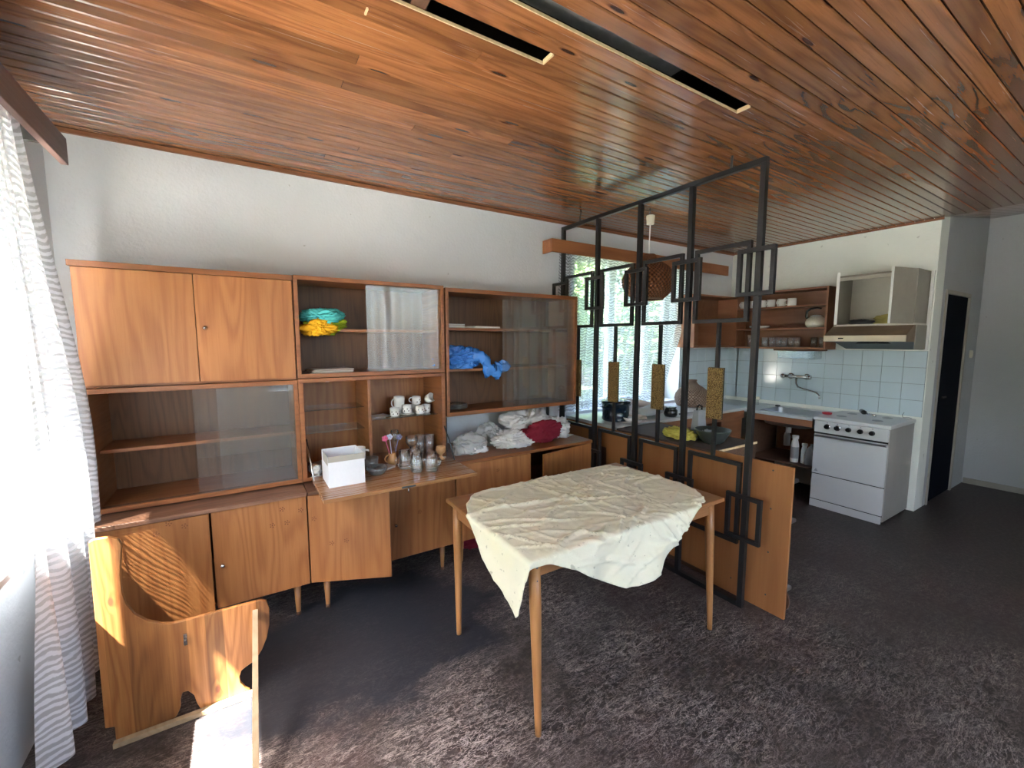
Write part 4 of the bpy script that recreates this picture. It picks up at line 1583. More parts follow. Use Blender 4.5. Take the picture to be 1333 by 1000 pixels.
# dish tray under the shelf
t = thing('under_shelf_tray', 'clear tray on a dark rail under the brown shelf', 'tray', (5.07, 2.25, 1.43))
obj('rail', box(4.98, 5.18, 2.03, 2.47, 1.468, 1.486), 'brownbd', t, bevel=0.002)
tb = nb()
for (a, b, c, d, e, f) in ((5.0, 5.16, 2.07, 2.43, 1.385, 1.389), (5.0, 5.004, 2.07, 2.43, 1.389, 1.462), (5.156, 5.16, 2.07, 2.43, 1.389, 1.462), (5.004, 5.156, 2.07, 2.074, 1.389, 1.462), (5.004, 5.156, 2.426, 2.43, 1.389, 1.462)):
    bx(tb, a, b, c, d, e, f)
obj('clear_tray', tb, 'tumbler', t)

t = thing('hood_cabinet', 'white wall cabinet with open doors above a greasy cooker hood', 'cabinet', (5.0, 1.57, 1.5))
cx0 = 4.87
q0, q1 = 1.285, 1.872
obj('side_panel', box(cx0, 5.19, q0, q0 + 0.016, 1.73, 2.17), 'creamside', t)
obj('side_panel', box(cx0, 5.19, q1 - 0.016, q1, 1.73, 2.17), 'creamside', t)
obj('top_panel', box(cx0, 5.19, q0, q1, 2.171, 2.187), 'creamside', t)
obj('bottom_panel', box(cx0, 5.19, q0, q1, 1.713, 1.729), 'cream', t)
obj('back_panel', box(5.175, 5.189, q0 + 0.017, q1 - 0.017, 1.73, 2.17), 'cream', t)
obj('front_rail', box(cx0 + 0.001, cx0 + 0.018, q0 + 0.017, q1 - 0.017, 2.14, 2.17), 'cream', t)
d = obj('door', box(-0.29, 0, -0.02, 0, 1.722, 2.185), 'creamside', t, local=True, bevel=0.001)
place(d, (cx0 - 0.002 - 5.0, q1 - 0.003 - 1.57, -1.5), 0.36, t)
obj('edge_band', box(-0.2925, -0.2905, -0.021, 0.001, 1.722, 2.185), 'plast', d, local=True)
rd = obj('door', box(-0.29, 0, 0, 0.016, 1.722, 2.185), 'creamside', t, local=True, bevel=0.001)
place(rd, (cx0 - 0.002 - 5.0, q0 + 0.003 - 1.57, -1.5), -0.26, t)
obj('edge_band', box(-0.2925, -0.2905, -0.001, 0.017, 1.722, 2.185), 'plast', rd, local=True)
obj('edge_strip', box(5.17, 5.1985, 1.258, 1.278, 1.49, 2.19), 'plast', t)
# hood: sloping canopy, front lip, dark sheet painting the shade underneath
hb = nb()
P_ = [(4.87, 1.712), (4.70, 1.624), (4.70, 1.57), (4.90, 1.57), (5.19, 1.50), (5.19, 1.712)]
bm = nb()
A = [bm.verts.new((x, q0 - 0.005, z)) for x, z in P_]
B = [bm.verts.new((x, q1 + 0.005, z)) for x, z in P_]
bm.faces.new(A)
bm.faces.new(B[::-1])
for i in range(len(P_)):
    k = (i + 1) % len(P_)
    bm.faces.new([A[i], B[i], B[k], A[k]])
hd = obj('hood_canopy', bm, 'grime', t)
obj('hood_lip', box(4.690, 4.6995, q0 - 0.006, q1 + 0.006, 1.57, 1.624), 'lip', hd, bevel=0.002)
fu = nb()
for (xa, za, xb, zb) in ((4.705, 1.569, 4.90, 1.569), (4.90, 1.569, 5.185, 1.4995)):
    f_ = [fu.verts.new((xa, q0, za)), fu.verts.new((xb, q0, zb)), fu.verts.new((xb, q1, zb)), fu.verts.new((xa, q1, za))]
    g_ = [fu.verts.new((v_.co.x, v_.co.y, v_.co.z - 0.004)) for v_ in f_]
    fu.faces.new(f_)
    fu.faces.new(g_[::-1])
    for i in range(4):
        fu.faces.new([f_[i], g_[i], g_[(i + 1) % 4], f_[(i + 1) % 4]])
obj('hood_shade_sheet', fu, 'slate', hd)
obj('switch', box(4.687, 4.6895, 1.72, 1.76, 1.592, 1.603), 'knob', hd)
fb = nb()
lathe([(0.10, 0), (0.12, -0.012), (0.125, -0.01), (0.10, 0.008)], 24, fb, (4.85, 1.55, 1.562))
obj('fan_ring', fb, 'knob', hd, smooth=True)
obj('side_skirt', box(4.90, 5.19, q0 - 0.012, q0 - 0.0055, 1.50, 1.712), 'creamside', hd)

cr = obj('rag', crumple((4.98, 1.48, 1.755), (0.09, 0.13, 0.045), 3, 0.7, 4, 3.2, floor=1.7305), 'olive', smooth=True)
tag(cr, 'olive yellow rag inside the open white hood cabinet', 'rag')
cr = obj('rag', crumple((4.96, 1.68, 1.748), (0.05, 0.085, 0.028), 4, 0.6, 4, 3.0, floor=1.7305), 'slate', smooth=True)
tag(cr, 'dark patterned rag left of the olive one in the hood cabinet', 'rag')


# ------------------------------------------------------------------ tableware
def arc(c, r, a0, a1, n, plane):
    out = []
    for i in range(n + 1):
        a = a0 + (a1 - a0) * i / n
        u, v = r[0] * math.cos(a), r[1] * math.sin(a)
        out.append((c[0] + u, c[1], c[2] + v))
    return out


def make_cup(name, label, loc, rz, r, h, mat='porc', flare=1.0, group=None, handle=True, cat='cup', deco=False):
    t = thing(name, label, cat, loc, rz, group)
    th = 0.0028
    obj('body', lathe([(0, 0), (r * 0.8, 0), (r, h * 0.12), (r * flare, h), (r * flare - th, h), (r - th, h * 0.14), (r * 0.75, 0.006), (0, 0.006)], 24), mat, t, smooth=True, local=True)
    if handle:
        bm = nb()
        tube(bm, arc((r * 0.98, 0, h * 0.52), (h * 0.30 + 0.004, h * 0.30), -PI / 2, PI / 2, 8, 'xz'), h * 0.045 + 0.001, 7)
        obj('handle', bm, mat, t, smooth=True, local=True)
    if deco:
        bm = nb()
        for i in range(9):
            a = PI - 1.2 + i * 0.3
            c_ = Vector((math.cos(a) * (r * 1.01 + 0.0012), math.sin(a) * (r * 1.01 + 0.0012), h * (0.45 + 0.12 * ((i * 7) % 3 - 1))))
            mt = Matrix.Translation(c_) @ Matrix.Rotation(a, 4, 'Z')
            if i % 3 != 1:
                bx(bm, -0.0004, 0.0004, -0.0028, 0.0028, -0.004, 0.004, mt)
        bm2 = obj('floral_print', bm, 'knob', t, local=True)
    return t


cupg = 'white cups on the top board of the brown wall shelf'
c0 = make_cup('cup', 'white cup behind the black screen post, leftmost on the top board', (5.04, 2.855, 1.9455), 2.9, 0.043, 0.083, group=cupg)
for (y, rz, lb) in ((2.745, 3.4, 'white cup half hidden by the steel post, second on the top board'), (2.655, 2.9, 'white cup just right of the steel post on the brown shelf'),
                    (2.555, 2.8, 'middle white cup with handle on its left on the brown shelf'), (2.445, 2.9, 'white cup beside the right end cup on the brown shelf'),
                    (2.34, 2.2, 'right end white cup with big side handle on the brown shelf')):
    dup(c0, (5.04, y, 1.9455), rz, lb, cupg)

# plates on the middle board
pg = 'white plates stacked on the brown wall shelf'
p0 = tag(obj('plate', lathe([(0, 0.004), (0.05, 0.0), (0.06, 0.0), (0.105, 0.018), (0.107, 0.021), (0.06, 0.006), (0, 0.007)], 30), 'porc', smooth=True), 'lower white plate of the stack behind the steel post', 'plate', pg)
p0.location = (5.065, 2.68, 1.7125)
p1 = p0.copy()
C.objects.link(p1)
p1.location = (5.065, 2.68, 1.7215)
p1['label'] = 'upper white plate of the stack behind the steel post'

# kettle
kx, ky, kz = 5.05, 2.10, 1.7125
t = thing('kettle', 'speckled cream enamel kettle with black arched handle', 'kettle', (kx, ky, kz))
obj('body', lathe([(0, 0), (0.062, 0), (0.078, 0.02), (0.083, 0.045), (0.072, 0.075), (0.048, 0.094), (0.044, 0.097), (0, 0.10)], 30, None, (kx, ky, kz)), 'kettle', t, smooth=True)
obj('lid', lathe([(0.045, 0.096), (0.046, 0.102), (0.02, 0.110), (0, 0.112)], 24, None, (kx, ky, kz)), 'plast', t, smooth=True)
bm = nb()
tube(bm, [(kx, ky - 0.065, kz + 0.05), (kx, ky - 0.085, kz + 0.07), (kx, ky - 0.105, kz + 0.085)], [0.018, 0.013, 0.010], 12)
obj('spout', bm, 'kettle', t, smooth=True)
bm = nb()
tube(bm, [(kx, ky + 0.060, kz + 0.06), (kx, ky + 0.080, kz + 0.10), (kx, ky + 0.078, kz + 0.145), (kx, ky + 0.05, kz + 0.168), (kx, ky + 0.0, kz + 0.172), (kx, ky - 0.035, kz + 0.165)], [0.008, 0.011, 0.011, 0.010, 0.008, 0.006], 10)
obj('handle', bm, 'knob', t, smooth=True)

t.scale = (1.16, 1.16, 1.16)

# drinking glasses on the lowest board
gg = 'drinking glasses on the lowest board of the brown shelf'


def make_tumbler(label, loc, r, h, group=None, mat='tumbler2', taper=0.86, name='drinking_glass'):
    o = obj(name, lathe([(0, 0.001), (r * taper, 0.001), (r, h), (r - 0.002, h), (r * taper - 0.002, 0.010), (0, 0.010)], 20), mat, smooth=True)
    o.location = loc
    return tag(o, label, 'glass', group)


g0 = make_tumbler('tall narrow glass at the left end of the brown shelf', (5.06, 2.78, 1.5065), 0.026, 0.135, gg)
g1 = make_tumbler('low glass right of the steel post, first in the row', (5.04, 2.60, 1.5065), 0.032, 0.105, gg)
for i, (y, lb) in enumerate(((2.53, 'second low glass of the row right of the steel post'), (2.465, 'low glass third in the row right of the steel post'), (2.40, 'low glass fourth in the row, above the clear tray'),
                             (2.335, 'low glass fifth in the row on the lowest board'), (2.27, 'low glass ending the long row, before the gap'), (2.115, 'low glass just after the gap on the lowest board'),
                             (2.035, 'low glass in the right corner of the lowest board'))):
    g = g1.copy()
    C.objects.link(g)
    g.location = (5.06 + 0.01 * (i % 2), y, 1.5065)
    g['label'] = lb

# dark small glasses in the counter corner
for i, (x, y, r, h, lb) in enumerate(((4.30, 3.03, 0.028, 0.085, 'small dark glass in the corner beside the wicker shade'), (4.38, 3.00, 0.026, 0.07, 'middle one of three small dark glasses in the counter corner'), (4.44, 3.05, 0.03, 0.06, 'right low dark glass in the counter corner'))):
    make_tumbler(lb, (x, y, CZ + 0.0005), r, h, 'dark glasses in the counter corner', 'smoke')

# second wicker shade stands on the window counter
wx, wy = 4.10, 2.84
prof = [(0.150, CZ + 0.004), (0.170, CZ + 0.04), (0.178, CZ + 0.085), (0.168, CZ + 0.135), (0.140, CZ + 0.175), (0.095, CZ + 0.21), (0.055, CZ + 0.235), (0.036, CZ + 0.262), (0.040, CZ + 0.285)]
ws = obj('wicker_shade', wicker_bm(prof, wx, wy, 36, 22), 'wicker2', smooth=True)
tag(ws, 'pale wicker onion-shaped shade standing on the window counter', 'lampshade')

# blue pot
px_, py_ = 2.78, 2.68
t = thing('cooking_pot', 'dark blue enamel pot with lid on the window counter', 'pot', (px_, py_, CZ + 0.001))
obj('body', lathe([(0, 0), (0.105, 0), (0.118, 0.01), (0.12, 0.03), (0.115, 0.035), (0.12, 0.15), (0.127, 0.155), (0.127, 0.162), (0, 0.162)], 32), 'potblue', t, smooth=True, local=True)
obj('lid', lathe([(0.129, 0.163), (0.129, 0.170), (0.10, 0.182), (0.03, 0.196), (0, 0.198)], 32), 'potblue', t, smooth=True, local=True)
obj('lid_knob', lathe([(0, 0.196), (0.012, 0.196), (0.010, 0.206), (0.018, 0.214), (0.012, 0.222), (0, 0.223)], 16), 'knob', t, smooth=True, local=True)
for s in (-1, 1):
    bm = nb()
    tube(bm, [(s * 0.12, -0.035, 0.125), (s * 0.15, -0.03, 0.128), (s * 0.155, 0, 0.13), (s * 0.15, 0.03, 0.128), (s * 0.12, 0.035, 0.125)], 0.006, 8)
    obj('handle', bm, 'potblue', t, smooth=True, local=True)

# clutter on the window counter
t0_ = obj('plate', lathe([(0, 0.003), (0.06, 0), (0.10, 0.014), (0.102, 0.017), (0.06, 0.005), (0, 0.006)], 28), 'porc', smooth=True)
t0_.location = (2.80, 2.54, CZ + 0.001)
tag(t0_, 'white plate at the front corner of the window counter', 'plate')
t1_ = obj('bowl', lathe([(0, 0.0), (0.025, 0.0), (0.05, 0.035), (0.048, 0.037), (0.022, 0.005), (0, 0.005)], 24), 'porc', smooth=True)
t1_.location = (2.80, 2.54, CZ + 0.008)
tag(t1_, 'small white bowl standing on the plate by the blue pot', 'bowl')
rl = nb()
tube(rl, [(3.07, 2.90, CZ + 0.10), (3.22, 2.78, CZ + 0.075), (3.36, 2.68, CZ + 0.05)], [0.055, 0.06, 0.045], 16)
tag(obj('cloth_roll', rl, 'sand', smooth=True), 'sand coloured cloth roll slanting on the window counter', 'cloth')
rl = nb()
tube(rl, [(3.00, 2.60, CZ + 0.055), (3.15, 2.60, CZ + 0.07), (3.30, 2.61, CZ + 0.07)], [0.035, 0.055, 0.045], 14)
tag(obj('cloth_roll', rl, 'greycl', smooth=True), 'grey cloth roll at the front edge of the window counter', 'cloth')
tag(obj('cloth_bundle', crumple((3.05, 2.76, CZ + 0.045), (0.12, 0.08, 0.05), 21, 0.8, 4, 4.5, floor=CZ + 0.001), 'white', smooth=True), 'white crumpled bundle beside the blue pot', 'cloth')
tag(obj('cloth_bundle', crumple((2.95, 2.60, CZ + 0.02), (0.10, 0.05, 0.025), 23, 0.6, 4, 4.5, floor=CZ + 0.001), 'sand', smooth=True), 'flat beige cloth between plate and grey roll', 'cloth')
tag(obj('cloth_bundle', crumple((3.42, 2.86, CZ + 0.035), (0.20, 0.13, 0.045), 25, 0.6, 4, 3.5, floor=CZ + 0.001), 'white', smooth=True), 'white cloth spread at the foot of the lace curtain', 'cloth')
jr = lathe([(0, 0), (0.05, 0), (0.062, 0.02), (0.06, 0.06), (0.045, 0.075), (0.052, 0.085), (0, 0.085)], 24)
jo = obj('black_pot', jr, 'knob', smooth=True)
jo.location = (3.36, 2.545, CZ + 0.001)
tag(jo, 'small black pot at the edge of the window counter', 'pot')
kn = nb()
bx(kn, 3.50, 3.60, 2.55, 2.562, CZ + 0.001, CZ + 0.012)
bx(kn, 3.60, 3.72, 2.552, 2.562, CZ + 0.004, CZ + 0.007)
tag(obj('knife', kn, 'slate'), 'dark knife lying on the pale window counter', 'knife')

# low kitchen cabinet behind the screen
t = thing('low_cabinet', 'low brown-topped kitchen cabinet with orange veneer backs behind the screen', 'cabinet', (2.8, 2.0, 0))
obj('back_panel', box(2.55, 2.566, 1.585, 1.800, 0.04, 0.852), 'kit', t, bevel=0.001)
obj('back_panel', box(2.547, 2.563, 1.812, 2.215, 0.04, 0.852), 'kit', t, bevel=0.001)
obj('back_panel', box(2.547, 2.563, 2.232, 2.550, 0.04, 0.852), 'kit', t, bevel=0.001)
obj('top_panel', box(2.545, 3.03, 1.60, 2.44, 0.853, 0.870), 'dulltop', t, bevel=0.003)
obj('side_panel', box(2.568, 3.03, 1.580, 1.5985, 0.04, 0.868), 'brownbd', t)
obj('side_panel', box(2.568, 3.03, 2.42, 2.438, 0.04, 0.852), 'brownbd', t)
obj('edge_strip', box(2.57, 3.035, 1.5745, 1.5795, 0.858, 0.872), 'raw', t)
obj('edge_strip', box(3.031, 3.036, 1.60, 2.44, 0.855, 0.875), 'shelfw', t)
obj('plinth', box(2.57, 3.0, 1.62, 2.41, 0.0, 0.039), 'brownbd', t)

t = thing('loose_door', 'detached orange veneer cabinet door leaning at the end of the screen', 'panel', (2.53, 1.35, 0))
obj('panel', box(2.520, 2.538, 1.105, 1.570, 0.002, 0.884), 'kit', t, bevel=0.001)
hb = nb()
for (y, z) in ((1.12, 0.80), (1.12, 0.57), (1.12, 0.17)):
    bx(hb, 2.539, 2.60, y - 0.012, y + 0.012, z - 0.012, z + 0.010)
obj('hinge', hb, 'steel', t, bevel=0.004)
sc = nb()
for (y, z) in ((1.21, 0.845), (1.21, 0.62), (1.21, 0.36), (1.21, 0.10), (1.42, 0.845), (1.42, 0.10)):
    tube(sc, [(2.5201, y, z), (2.5185, y, z)], 0.005, 8)
obj('screw_hole', sc, 'slate', t)
tag(obj('wheel_arc', lathe([(0, -0.006), (0.09, -0.006), (0.09, 0.006), (0, 0.006)], 32, None, (0, 0, 0)), 'brownbd'), 'round brown lid standing behind the loose orange door', 'lid')
bpy.data.objects['wheel_arc'].location = (2.62, 1.20, 0.50)
bpy.data.objects['wheel_arc'].rotation_euler = (0, PI / 2, 0)
bpy.data.objects['wheel_arc'].name = 'pot_lid'
bpy.data.objects['pot_lid'].location = (2.565, 1.19, 0.092)

# things on the low cabinet
tag(obj('net_bag', crumple((2.65, 1.93, 0.908), (0.060, 0.12, 0.042), 8, 0.4, 5, 7.0, floor=0.8715), 'yelnet', smooth=True), 'yellow net rag lying on the low brown cabinet', 'rag')
b_ = obj('bowl', lathe([(0, 0), (0.05, 0), (0.075, 0.02), (0.112, 0.085), (0.118, 0.098), (0.112, 0.098), (0.07, 0.022), (0, 0.010)], 30), 'bowlm', smooth=True)
b_.location = (2.73, 1.72, 0.8715)
tag(b_, 'dark grey deep bowl on the low brown cabinet', 'bowl')
t = thing('box_grater', 'metal box grater with black handle on the low brown cabinet', 'grater', (2.88, 1.93, 0.871))
gb = nb()
A = [gb.verts.new((sx * 0.055, sy * 0.035, 0)) for sx, sy in ((-1, -1), (1, -1), (1, 1), (-1, 1))]
B = [gb.verts.new((sx * 0.040, sy * 0.022, 0.19)) for sx, sy in ((-1, -1), (1, -1), (1, 1), (-1, 1))]
gb.faces.new(A[::-1])
gb.faces.new(B)
for i in range(4):
    gb.faces.new([A[i], A[(i + 1) % 4], B[(i + 1) % 4], B[i]])
obj('body', gb, 'greypl', t, local=True, bevel=0.002)
hb = nb()
tube(hb, [(-0.03, 0, 0.19), (-0.028, 0, 0.215), (0, 0, 0.228), (0.028, 0, 0.215), (0.03, 0, 0.19)], 0.006, 8)
obj('handle', hb, 'knob', t, local=True, smooth=True)
tag(obj('crumpled_foil', crumple((2.78, 1.84, 0.905), (0.05, 0.07, 0.035), 31, 0.9, 4, 3.0, floor=0.8715), 'greycl'), 'crumpled grey paper between grater and bowl', 'paper')
tag(obj('dark_pan', lathe([(0, 0), (0.07, 0), (0.08, 0.035), (0.077, 0.036), (0.066, 0.005), (0, 0.005)], 24, None, (2.90, 1.80, 0.8715)), 'knob', smooth=True), 'black pan behind the crumpled paper on the low cabinet', 'pan')

# light switch by the doorway
t = thing('light_switch', 'small cream light switch right of the dark doorway', 'switch', (6.53, YD - 0.001, 1.435))
obj('plate', box(6.49, 6.57, YD - 0.014, YD - 0.001, 1.395, 1.475), 'ivory', t, bevel=0.004)
obj('rocker', box(6.51, 6.55, YD - 0.020, YD - 0.0145, 1.41, 1.46), 'ivory', t, bevel=0.002)

# ------------------------------------------------------------------ pine board and battens on the floor
OL = [(-0.503, 0.828), (-0.515, 0.834), (-0.500, 0.842), (-0.46, 0.840), (-0.432, 0.825), (-0.424, 0.80), (-0.430, 0.74), (-0.436, 0.68), (-0.436, 0.61), (-0.428, 0.56), (-0.405, 0.51), (-0.37, 0.470),
      (-0.33, 0.443), (-0.29, 0.430), (-0.24, 0.428), (-0.15, 0.428), (-0.05, 0.426), (0.02, 0.424), (0.040, 0.412), (0.048, 0.37), (0.045, 0.30), (0.032, 0.24), (0.010, 0.19), (-0.02, 0.150), (-0.055, 0.135),
      (-0.072, 0.125), (-0.080, 0.10), (-0.078, 0.07), (-0.062, 0.04), (-0.045, 0.018), (-0.045, 0.002), (-0.185, 0.002), (-0.205, 0.004), (-0.225, 0.018), (-0.236, 0.05), (-0.243, 0.09), (-0.262, 0.118), (-0.280, 0.118), (-0.289, 0.09), (-0.291, 0.055),
      (-0.305, 0.025), (-0.335, 0.002), (-0.495, 0.002), (-0.495, 0.075), (-0.522, 0.082)]
bm = prism(OL[1:], 2.125, 2.143)
t = thing('pine_board', 'knotty pine furniture side board with curved cut-outs on the floor', 'board', (-0.25, 2.134, 0))
obj('board', bm, 'pine', t, bevel=0.002)
hb = nb()
bx(hb, -0.262, -0.250, 2.117, 2.1248, 0.325, 0.375)
bx(hb, -0.262, -0.250, 2.110, 2.1168, 0.335, 0.350)
obj('metal_catch', hb, 'chrome', t, bevel=0.001)
lb = nb()
bx(lb, -0.50, -0.02, 2.100, 2.1235, 0.001, 0.022)
tag(obj('floor_batten', lb, 'batten', bevel=0.001), 'pale batten lying along the foot of the pine board', 'batten')
# batten leaning from board corner to the floor towards the viewer
lb = nb()
d0, d1 = Vector((-0.006, 2.112, 0.392)), Vector((-0.040, 1.52, 0.010))
dd = (d1 - d0)
yv = dd.normalized()
xv = Vector((1, 0, 0))
xv = (xv - yv * xv.dot(yv)).normalized()
zv = xv.cross(yv)
mt = Matrix((xv, yv, zv)).transposed().to_4x4()
mt.translation = d0
bx(lb, -0.0105, 0.0105, 0, dd.length, -0.010, 0.010, mt)
tag(obj('leaning_batten', lb, 'batten', bevel=0.001), 'pale batten slanting down from the right end of the pine board', 'batten')

# ------------------------------------------------------------------ contents of the wall unit
FZ = 0.7725
t = thing('cardboard_box', 'open white cardboard box standing on the flap', 'box', (0.47, 2.56, FZ))
x0, x1, y0, y1, h = -0.098, 0.094, -0.10, 0.12, 0.172
bb_ = nb()
for a in ((x0, x1, y0, y0 + 0.003, 0, h), (x0, x1, y1 - 0.003, y1, 0, h), (x0, x0 + 0.003, y0 + 0.003, y1 - 0.003, 0, h), (x1 - 0.003, x1, y0 + 0.003, y1 - 0.003, 0, h), (x0 + 0.003, x1 - 0.003, y0 + 0.003, y1 - 0.003, 0, 0.003)):
    bx(bb_, *a)
obj('box_wall', bb_, 'card', t, local=True)
obj('torn_rim', box(x0 - 0.001, x1 + 0.001, y0 - 0.002, y0 - 0.0003, h - 0.030, h + 0.002), 'cardin', t, local=True)
obj('torn_rim', box(x0 - 0.002, x0 - 0.0003, y0 + 0.02, y1 - 0.05, h - 0.05, h + 0.001), 'cardin', t, local=True)

# clay jug with three stirrers
jx, jy = 0.80, 2.72
t = thing('clay_jug', 'small tan clay jug holding plastic stirrers on the flap', 'jug', (jx, jy, FZ))
obj('body', lathe([(0, 0), (0.022, 0), (0.033, 0.018), (0.034, 0.035), (0.022, 0.060), (0.025, 0.080), (0.022, 0.080), (0.018, 0.060), (0.028, 0.034), (0, 0.008)], 24), 'clay', t, smooth=True, local=True)
bm = nb()
tube(bm, arc((-0.028, 0, 0.045), (-0.020, 0.022), -PI / 2, PI / 2, 8, 'xz'), 0.004, 7)
obj('handle', bm, 'clay', t, smooth=True, local=True)
for (dx, dz, mat, lb, nm, k) in ((-0.045, 0.185, 'pink', 'pink plastic flower stirrer in the clay jug', 'stirrer', 0), (-0.012, 0.19, 'palev', 'pale plastic stirrer behind the pink one in the clay jug', 'stirrer', 1), (0.055, 0.18, 'violet', 'grey violet plastic stirrer leaning right in the clay jug', 'stirrer', 2)):
    bm = nb()
    base = Vector((jx + (0.004 * (k - 1)), jy + 0.004 * (k - 1), FZ + 0.02))
    tip = Vector((jx + dx, jy + 0.012 * k, FZ + dz))
    tube(bm, [base, base.lerp(tip, 0.85)], 0.0025, 6)
    for q in range(5):
        a = q * 2 * PI / 5
        bmesh.ops.create_icosphere(bm, subdivisions=2, radius=0.010, matrix=Matrix.Translation(tip + Vector((0.011 * math.cos(a), 0, 0.011 * math.sin(a) - 0.006))))
    tag(obj(nm, bm, mat, smooth=True), lb, 'stirrer')


def glass_mug(label, loc, r, h, rz, group=None, hand=True):
    t = thing('glass_mug', label, 'glass', loc, rz, group)
    obj('body', lathe([(0, 0.001), (r, 0.001), (r * 1.04, 0.012), (r * 0.97, h * 0.5), (r * 0.84, h), (r * 0.84 - 0.0025, h), (r * 0.95 - 0.0025, h * 0.5), (r * 0.97, 0.016), (0, 0.014)], 24), 'tumbler', t, smooth=True, local=True)
    if hand:
        bm = nb()
        tube(bm, arc((r * 0.93, 0, h * 0.42), (h * 0.22, h * 0.22), -PI / 2, PI / 2, 8, 'xz'), 0.005, 8)
        obj('handle', bm, 'tumbler', t, smooth=True, local=True)
    return t


mg = 'clear glass mugs on the folded down flap'
m0 = glass_mug('clear glass mug at the left of the mugs on the flap', (0.845, 2.61, FZ), 0.039, 0.120, 3.3, mg)
for (x, y, rz, lb) in ((0.885, 2.50, 2.4, 'middle front clear glass mug on the flap'), (0.93, 2.66, 0.4, 'clear glass mug at the back of the mugs on the flap'), (0.965, 2.46, 0.1, 'clear glass mug nearest the flap edge with its handle right')):
    dup(m0, (x, y, FZ), rz, lb, mg)
glass_mug('short clear glass mug beside the wooden egg cup', (1.035, 2.55, FZ), 0.026, 0.055, 0.3, mg)
# stemmed glass
t = obj('cocktail_glass', lathe([(0, 0.001), (0.030, 0.001), (0.028, 0.004), (0.004, 0.010), (0.004, 0.075), (0.020, 0.090), (0.042, 0.125), (0.040, 0.160), (0.038, 0.160), (0.040, 0.126), (0.018, 0.094), (0, 0.082)], 24), 'tumbler', smooth=True)
t.location = (0.945, 2.76, FZ + 0.004)
tag(t, 'stemmed cocktail glass behind the glass mugs', 'glass')
g2 = make_tumbler('tall clear glass at the back left in the secretary', (1.03, 2.84, FZ - 0.0015), 0.034, 0.15)
g3 = make_tumbler('tall clear glass at the back right in the secretary', (1.105, 2.85, FZ - 0.0015), 0.035, 0.14)
t = obj('wine_glass', lathe([(0, 0.001), (0.028, 0.001), (0.004, 0.008), (0.004, 0.10), (0.022, 0.12), (0.030, 0.16), (0.026, 0.20), (0.024, 0.20), (0.028, 0.16), (0, 0.115)], 22), 'tumbler', smooth=True)
t.location = (0.86, 2.86, FZ - 0.0015)
tag(t, 'tall wine glass in the shadow behind the clay jug', 'glass')
e_ = obj('egg_cup', lathe([(0, 0), (0.026, 0), (0.027, 0.006), (0.010, 0.018), (0.009, 0.030), (0.026, 0.045), (0.033, 0.062), (0.032, 0.088), (0.028, 0.088), (0.027, 0.062), (0, 0.048)], 24), 'turned', smooth=True)
e_.location = (1.12, 2.68, FZ)
tag(e_, 'turned wooden egg cup at the right of the flap', 'egg cup')
sb_ = nb()
lathe([(0, 0), (0.045, 0), (0.062, 0.03), (0.060, 0.046), (0.052, 0.046), (0.040, 0.012), (0, 0.010)], 28, sb_)
a1_ = obj('ashtray', sb_, 'smoke', smooth=True)
a1_.location = (0.665, 2.585, FZ)
tag(a1_, 'round smoked glass ashtray right of the white box, in front', 'ashtray')
a2_ = obj('glass_bowl', lathe([(0, 0), (0.035, 0), (0.045, 0.03), (0.048, 0.075), (0.045, 0.075), (0.035, 0.012), (0, 0.010)], 28), 'smoke', smooth=True)
a2_.location = (0.655, 2.70, FZ)
tag(a2_, 'smoked glass bowl behind the round ashtray', 'bowl')
bk = obj('notebook', box(-0.05, 0.05, -0.035, 0.035, 0, 0.012), 'sand', bevel=0.001)
bk.location = (0.74, 2.665, FZ)
bk.rotation_euler = (0, 0, 0.5)
tag(bk, 'small beige notebook between the smoked bowl and the clay jug', 'notebook')
# left compartment
m1 = make_cup('mug', 'tall white mug behind the white cardboard box', (0.60, 2.76, FZ + 0.0045), 0.1, 0.040, 0.13, cat='mug')
ppg = 'plates in the left compartment of the secretary'
pq = tag(obj('plate', lathe([(0, 0.004), (0.06, 0), (0.11, 0.016), (0.112, 0.019), (0.06, 0.006), (0, 0.007)], 28), 'porc', smooth=True), 'white plate lying at the bottom of the left compartment', 'plate', ppg)
pq.location = (0.44, 2.88, 0.771)
pr_ = pq.copy()
C.objects.link(pr_)
pr_.location = (0.44, 2.88, 0.780)
pr_['label'] = 'second white plate on the stack in the left compartment'
pa = obj('paper_bag', crumple((0.355, 2.80, 0.80), (0.035, 0.06, 0.03), 41, 0.5, 4, 2, floor=0.7715), 'paper', smooth=True)
tag(pa, 'white paper scrap left behind the cardboard box', 'paper')
# cups on the glass shelf
SZG = 1.0665
sg = 'small printed cups on the glass shelf of the secretary'
s0 = make_cup('cup', 'small printed white cup at the left of the glass shelf', (0.865, 2.86, SZG), 1.3, 0.031, 0.058, flare=1.0, group=sg, deco=True)
for (x, y, z, rz, lb) in ((0.955, 2.87, SZG + 0.012, 1.0, 'small printed white cup standing on a saucer'), (1.045, 2.86, SZG, 1.5, 'small printed white cup right of the saucer'), (1.105, 2.90, SZG, 0.6, 'small printed white cup at the right end of the glass shelf'),
                          (1.045, 2.93, SZG + 0.06, 2.6, 'small white cup stacked at the back of the glass shelf'), (0.985, 2.95, SZG, 1.0, 'small white cup in the back row of the glass shelf')):
    dup(s0, (x, y, z), rz, lb, sg)
dup(s0, (1.04, 2.955, SZG), 0.2, 'small white cup beneath the stacked one at the back', sg)
pc = lathe([(0, 0), (0.03, 0), (0.034, 0.01), (0.038, 0.075), (0.036, 0.095), (0.033, 0.095), (0.030, 0.012), (0, 0.010)], 24)
t = thing('creamer', 'white porcelain jug turned mouth up at the back of the glass shelf', 'jug', (0.92, 2.93, SZG + 0.03))
obj('body', pc, 'porc', t, smooth=True, local=True)
bm = nb()
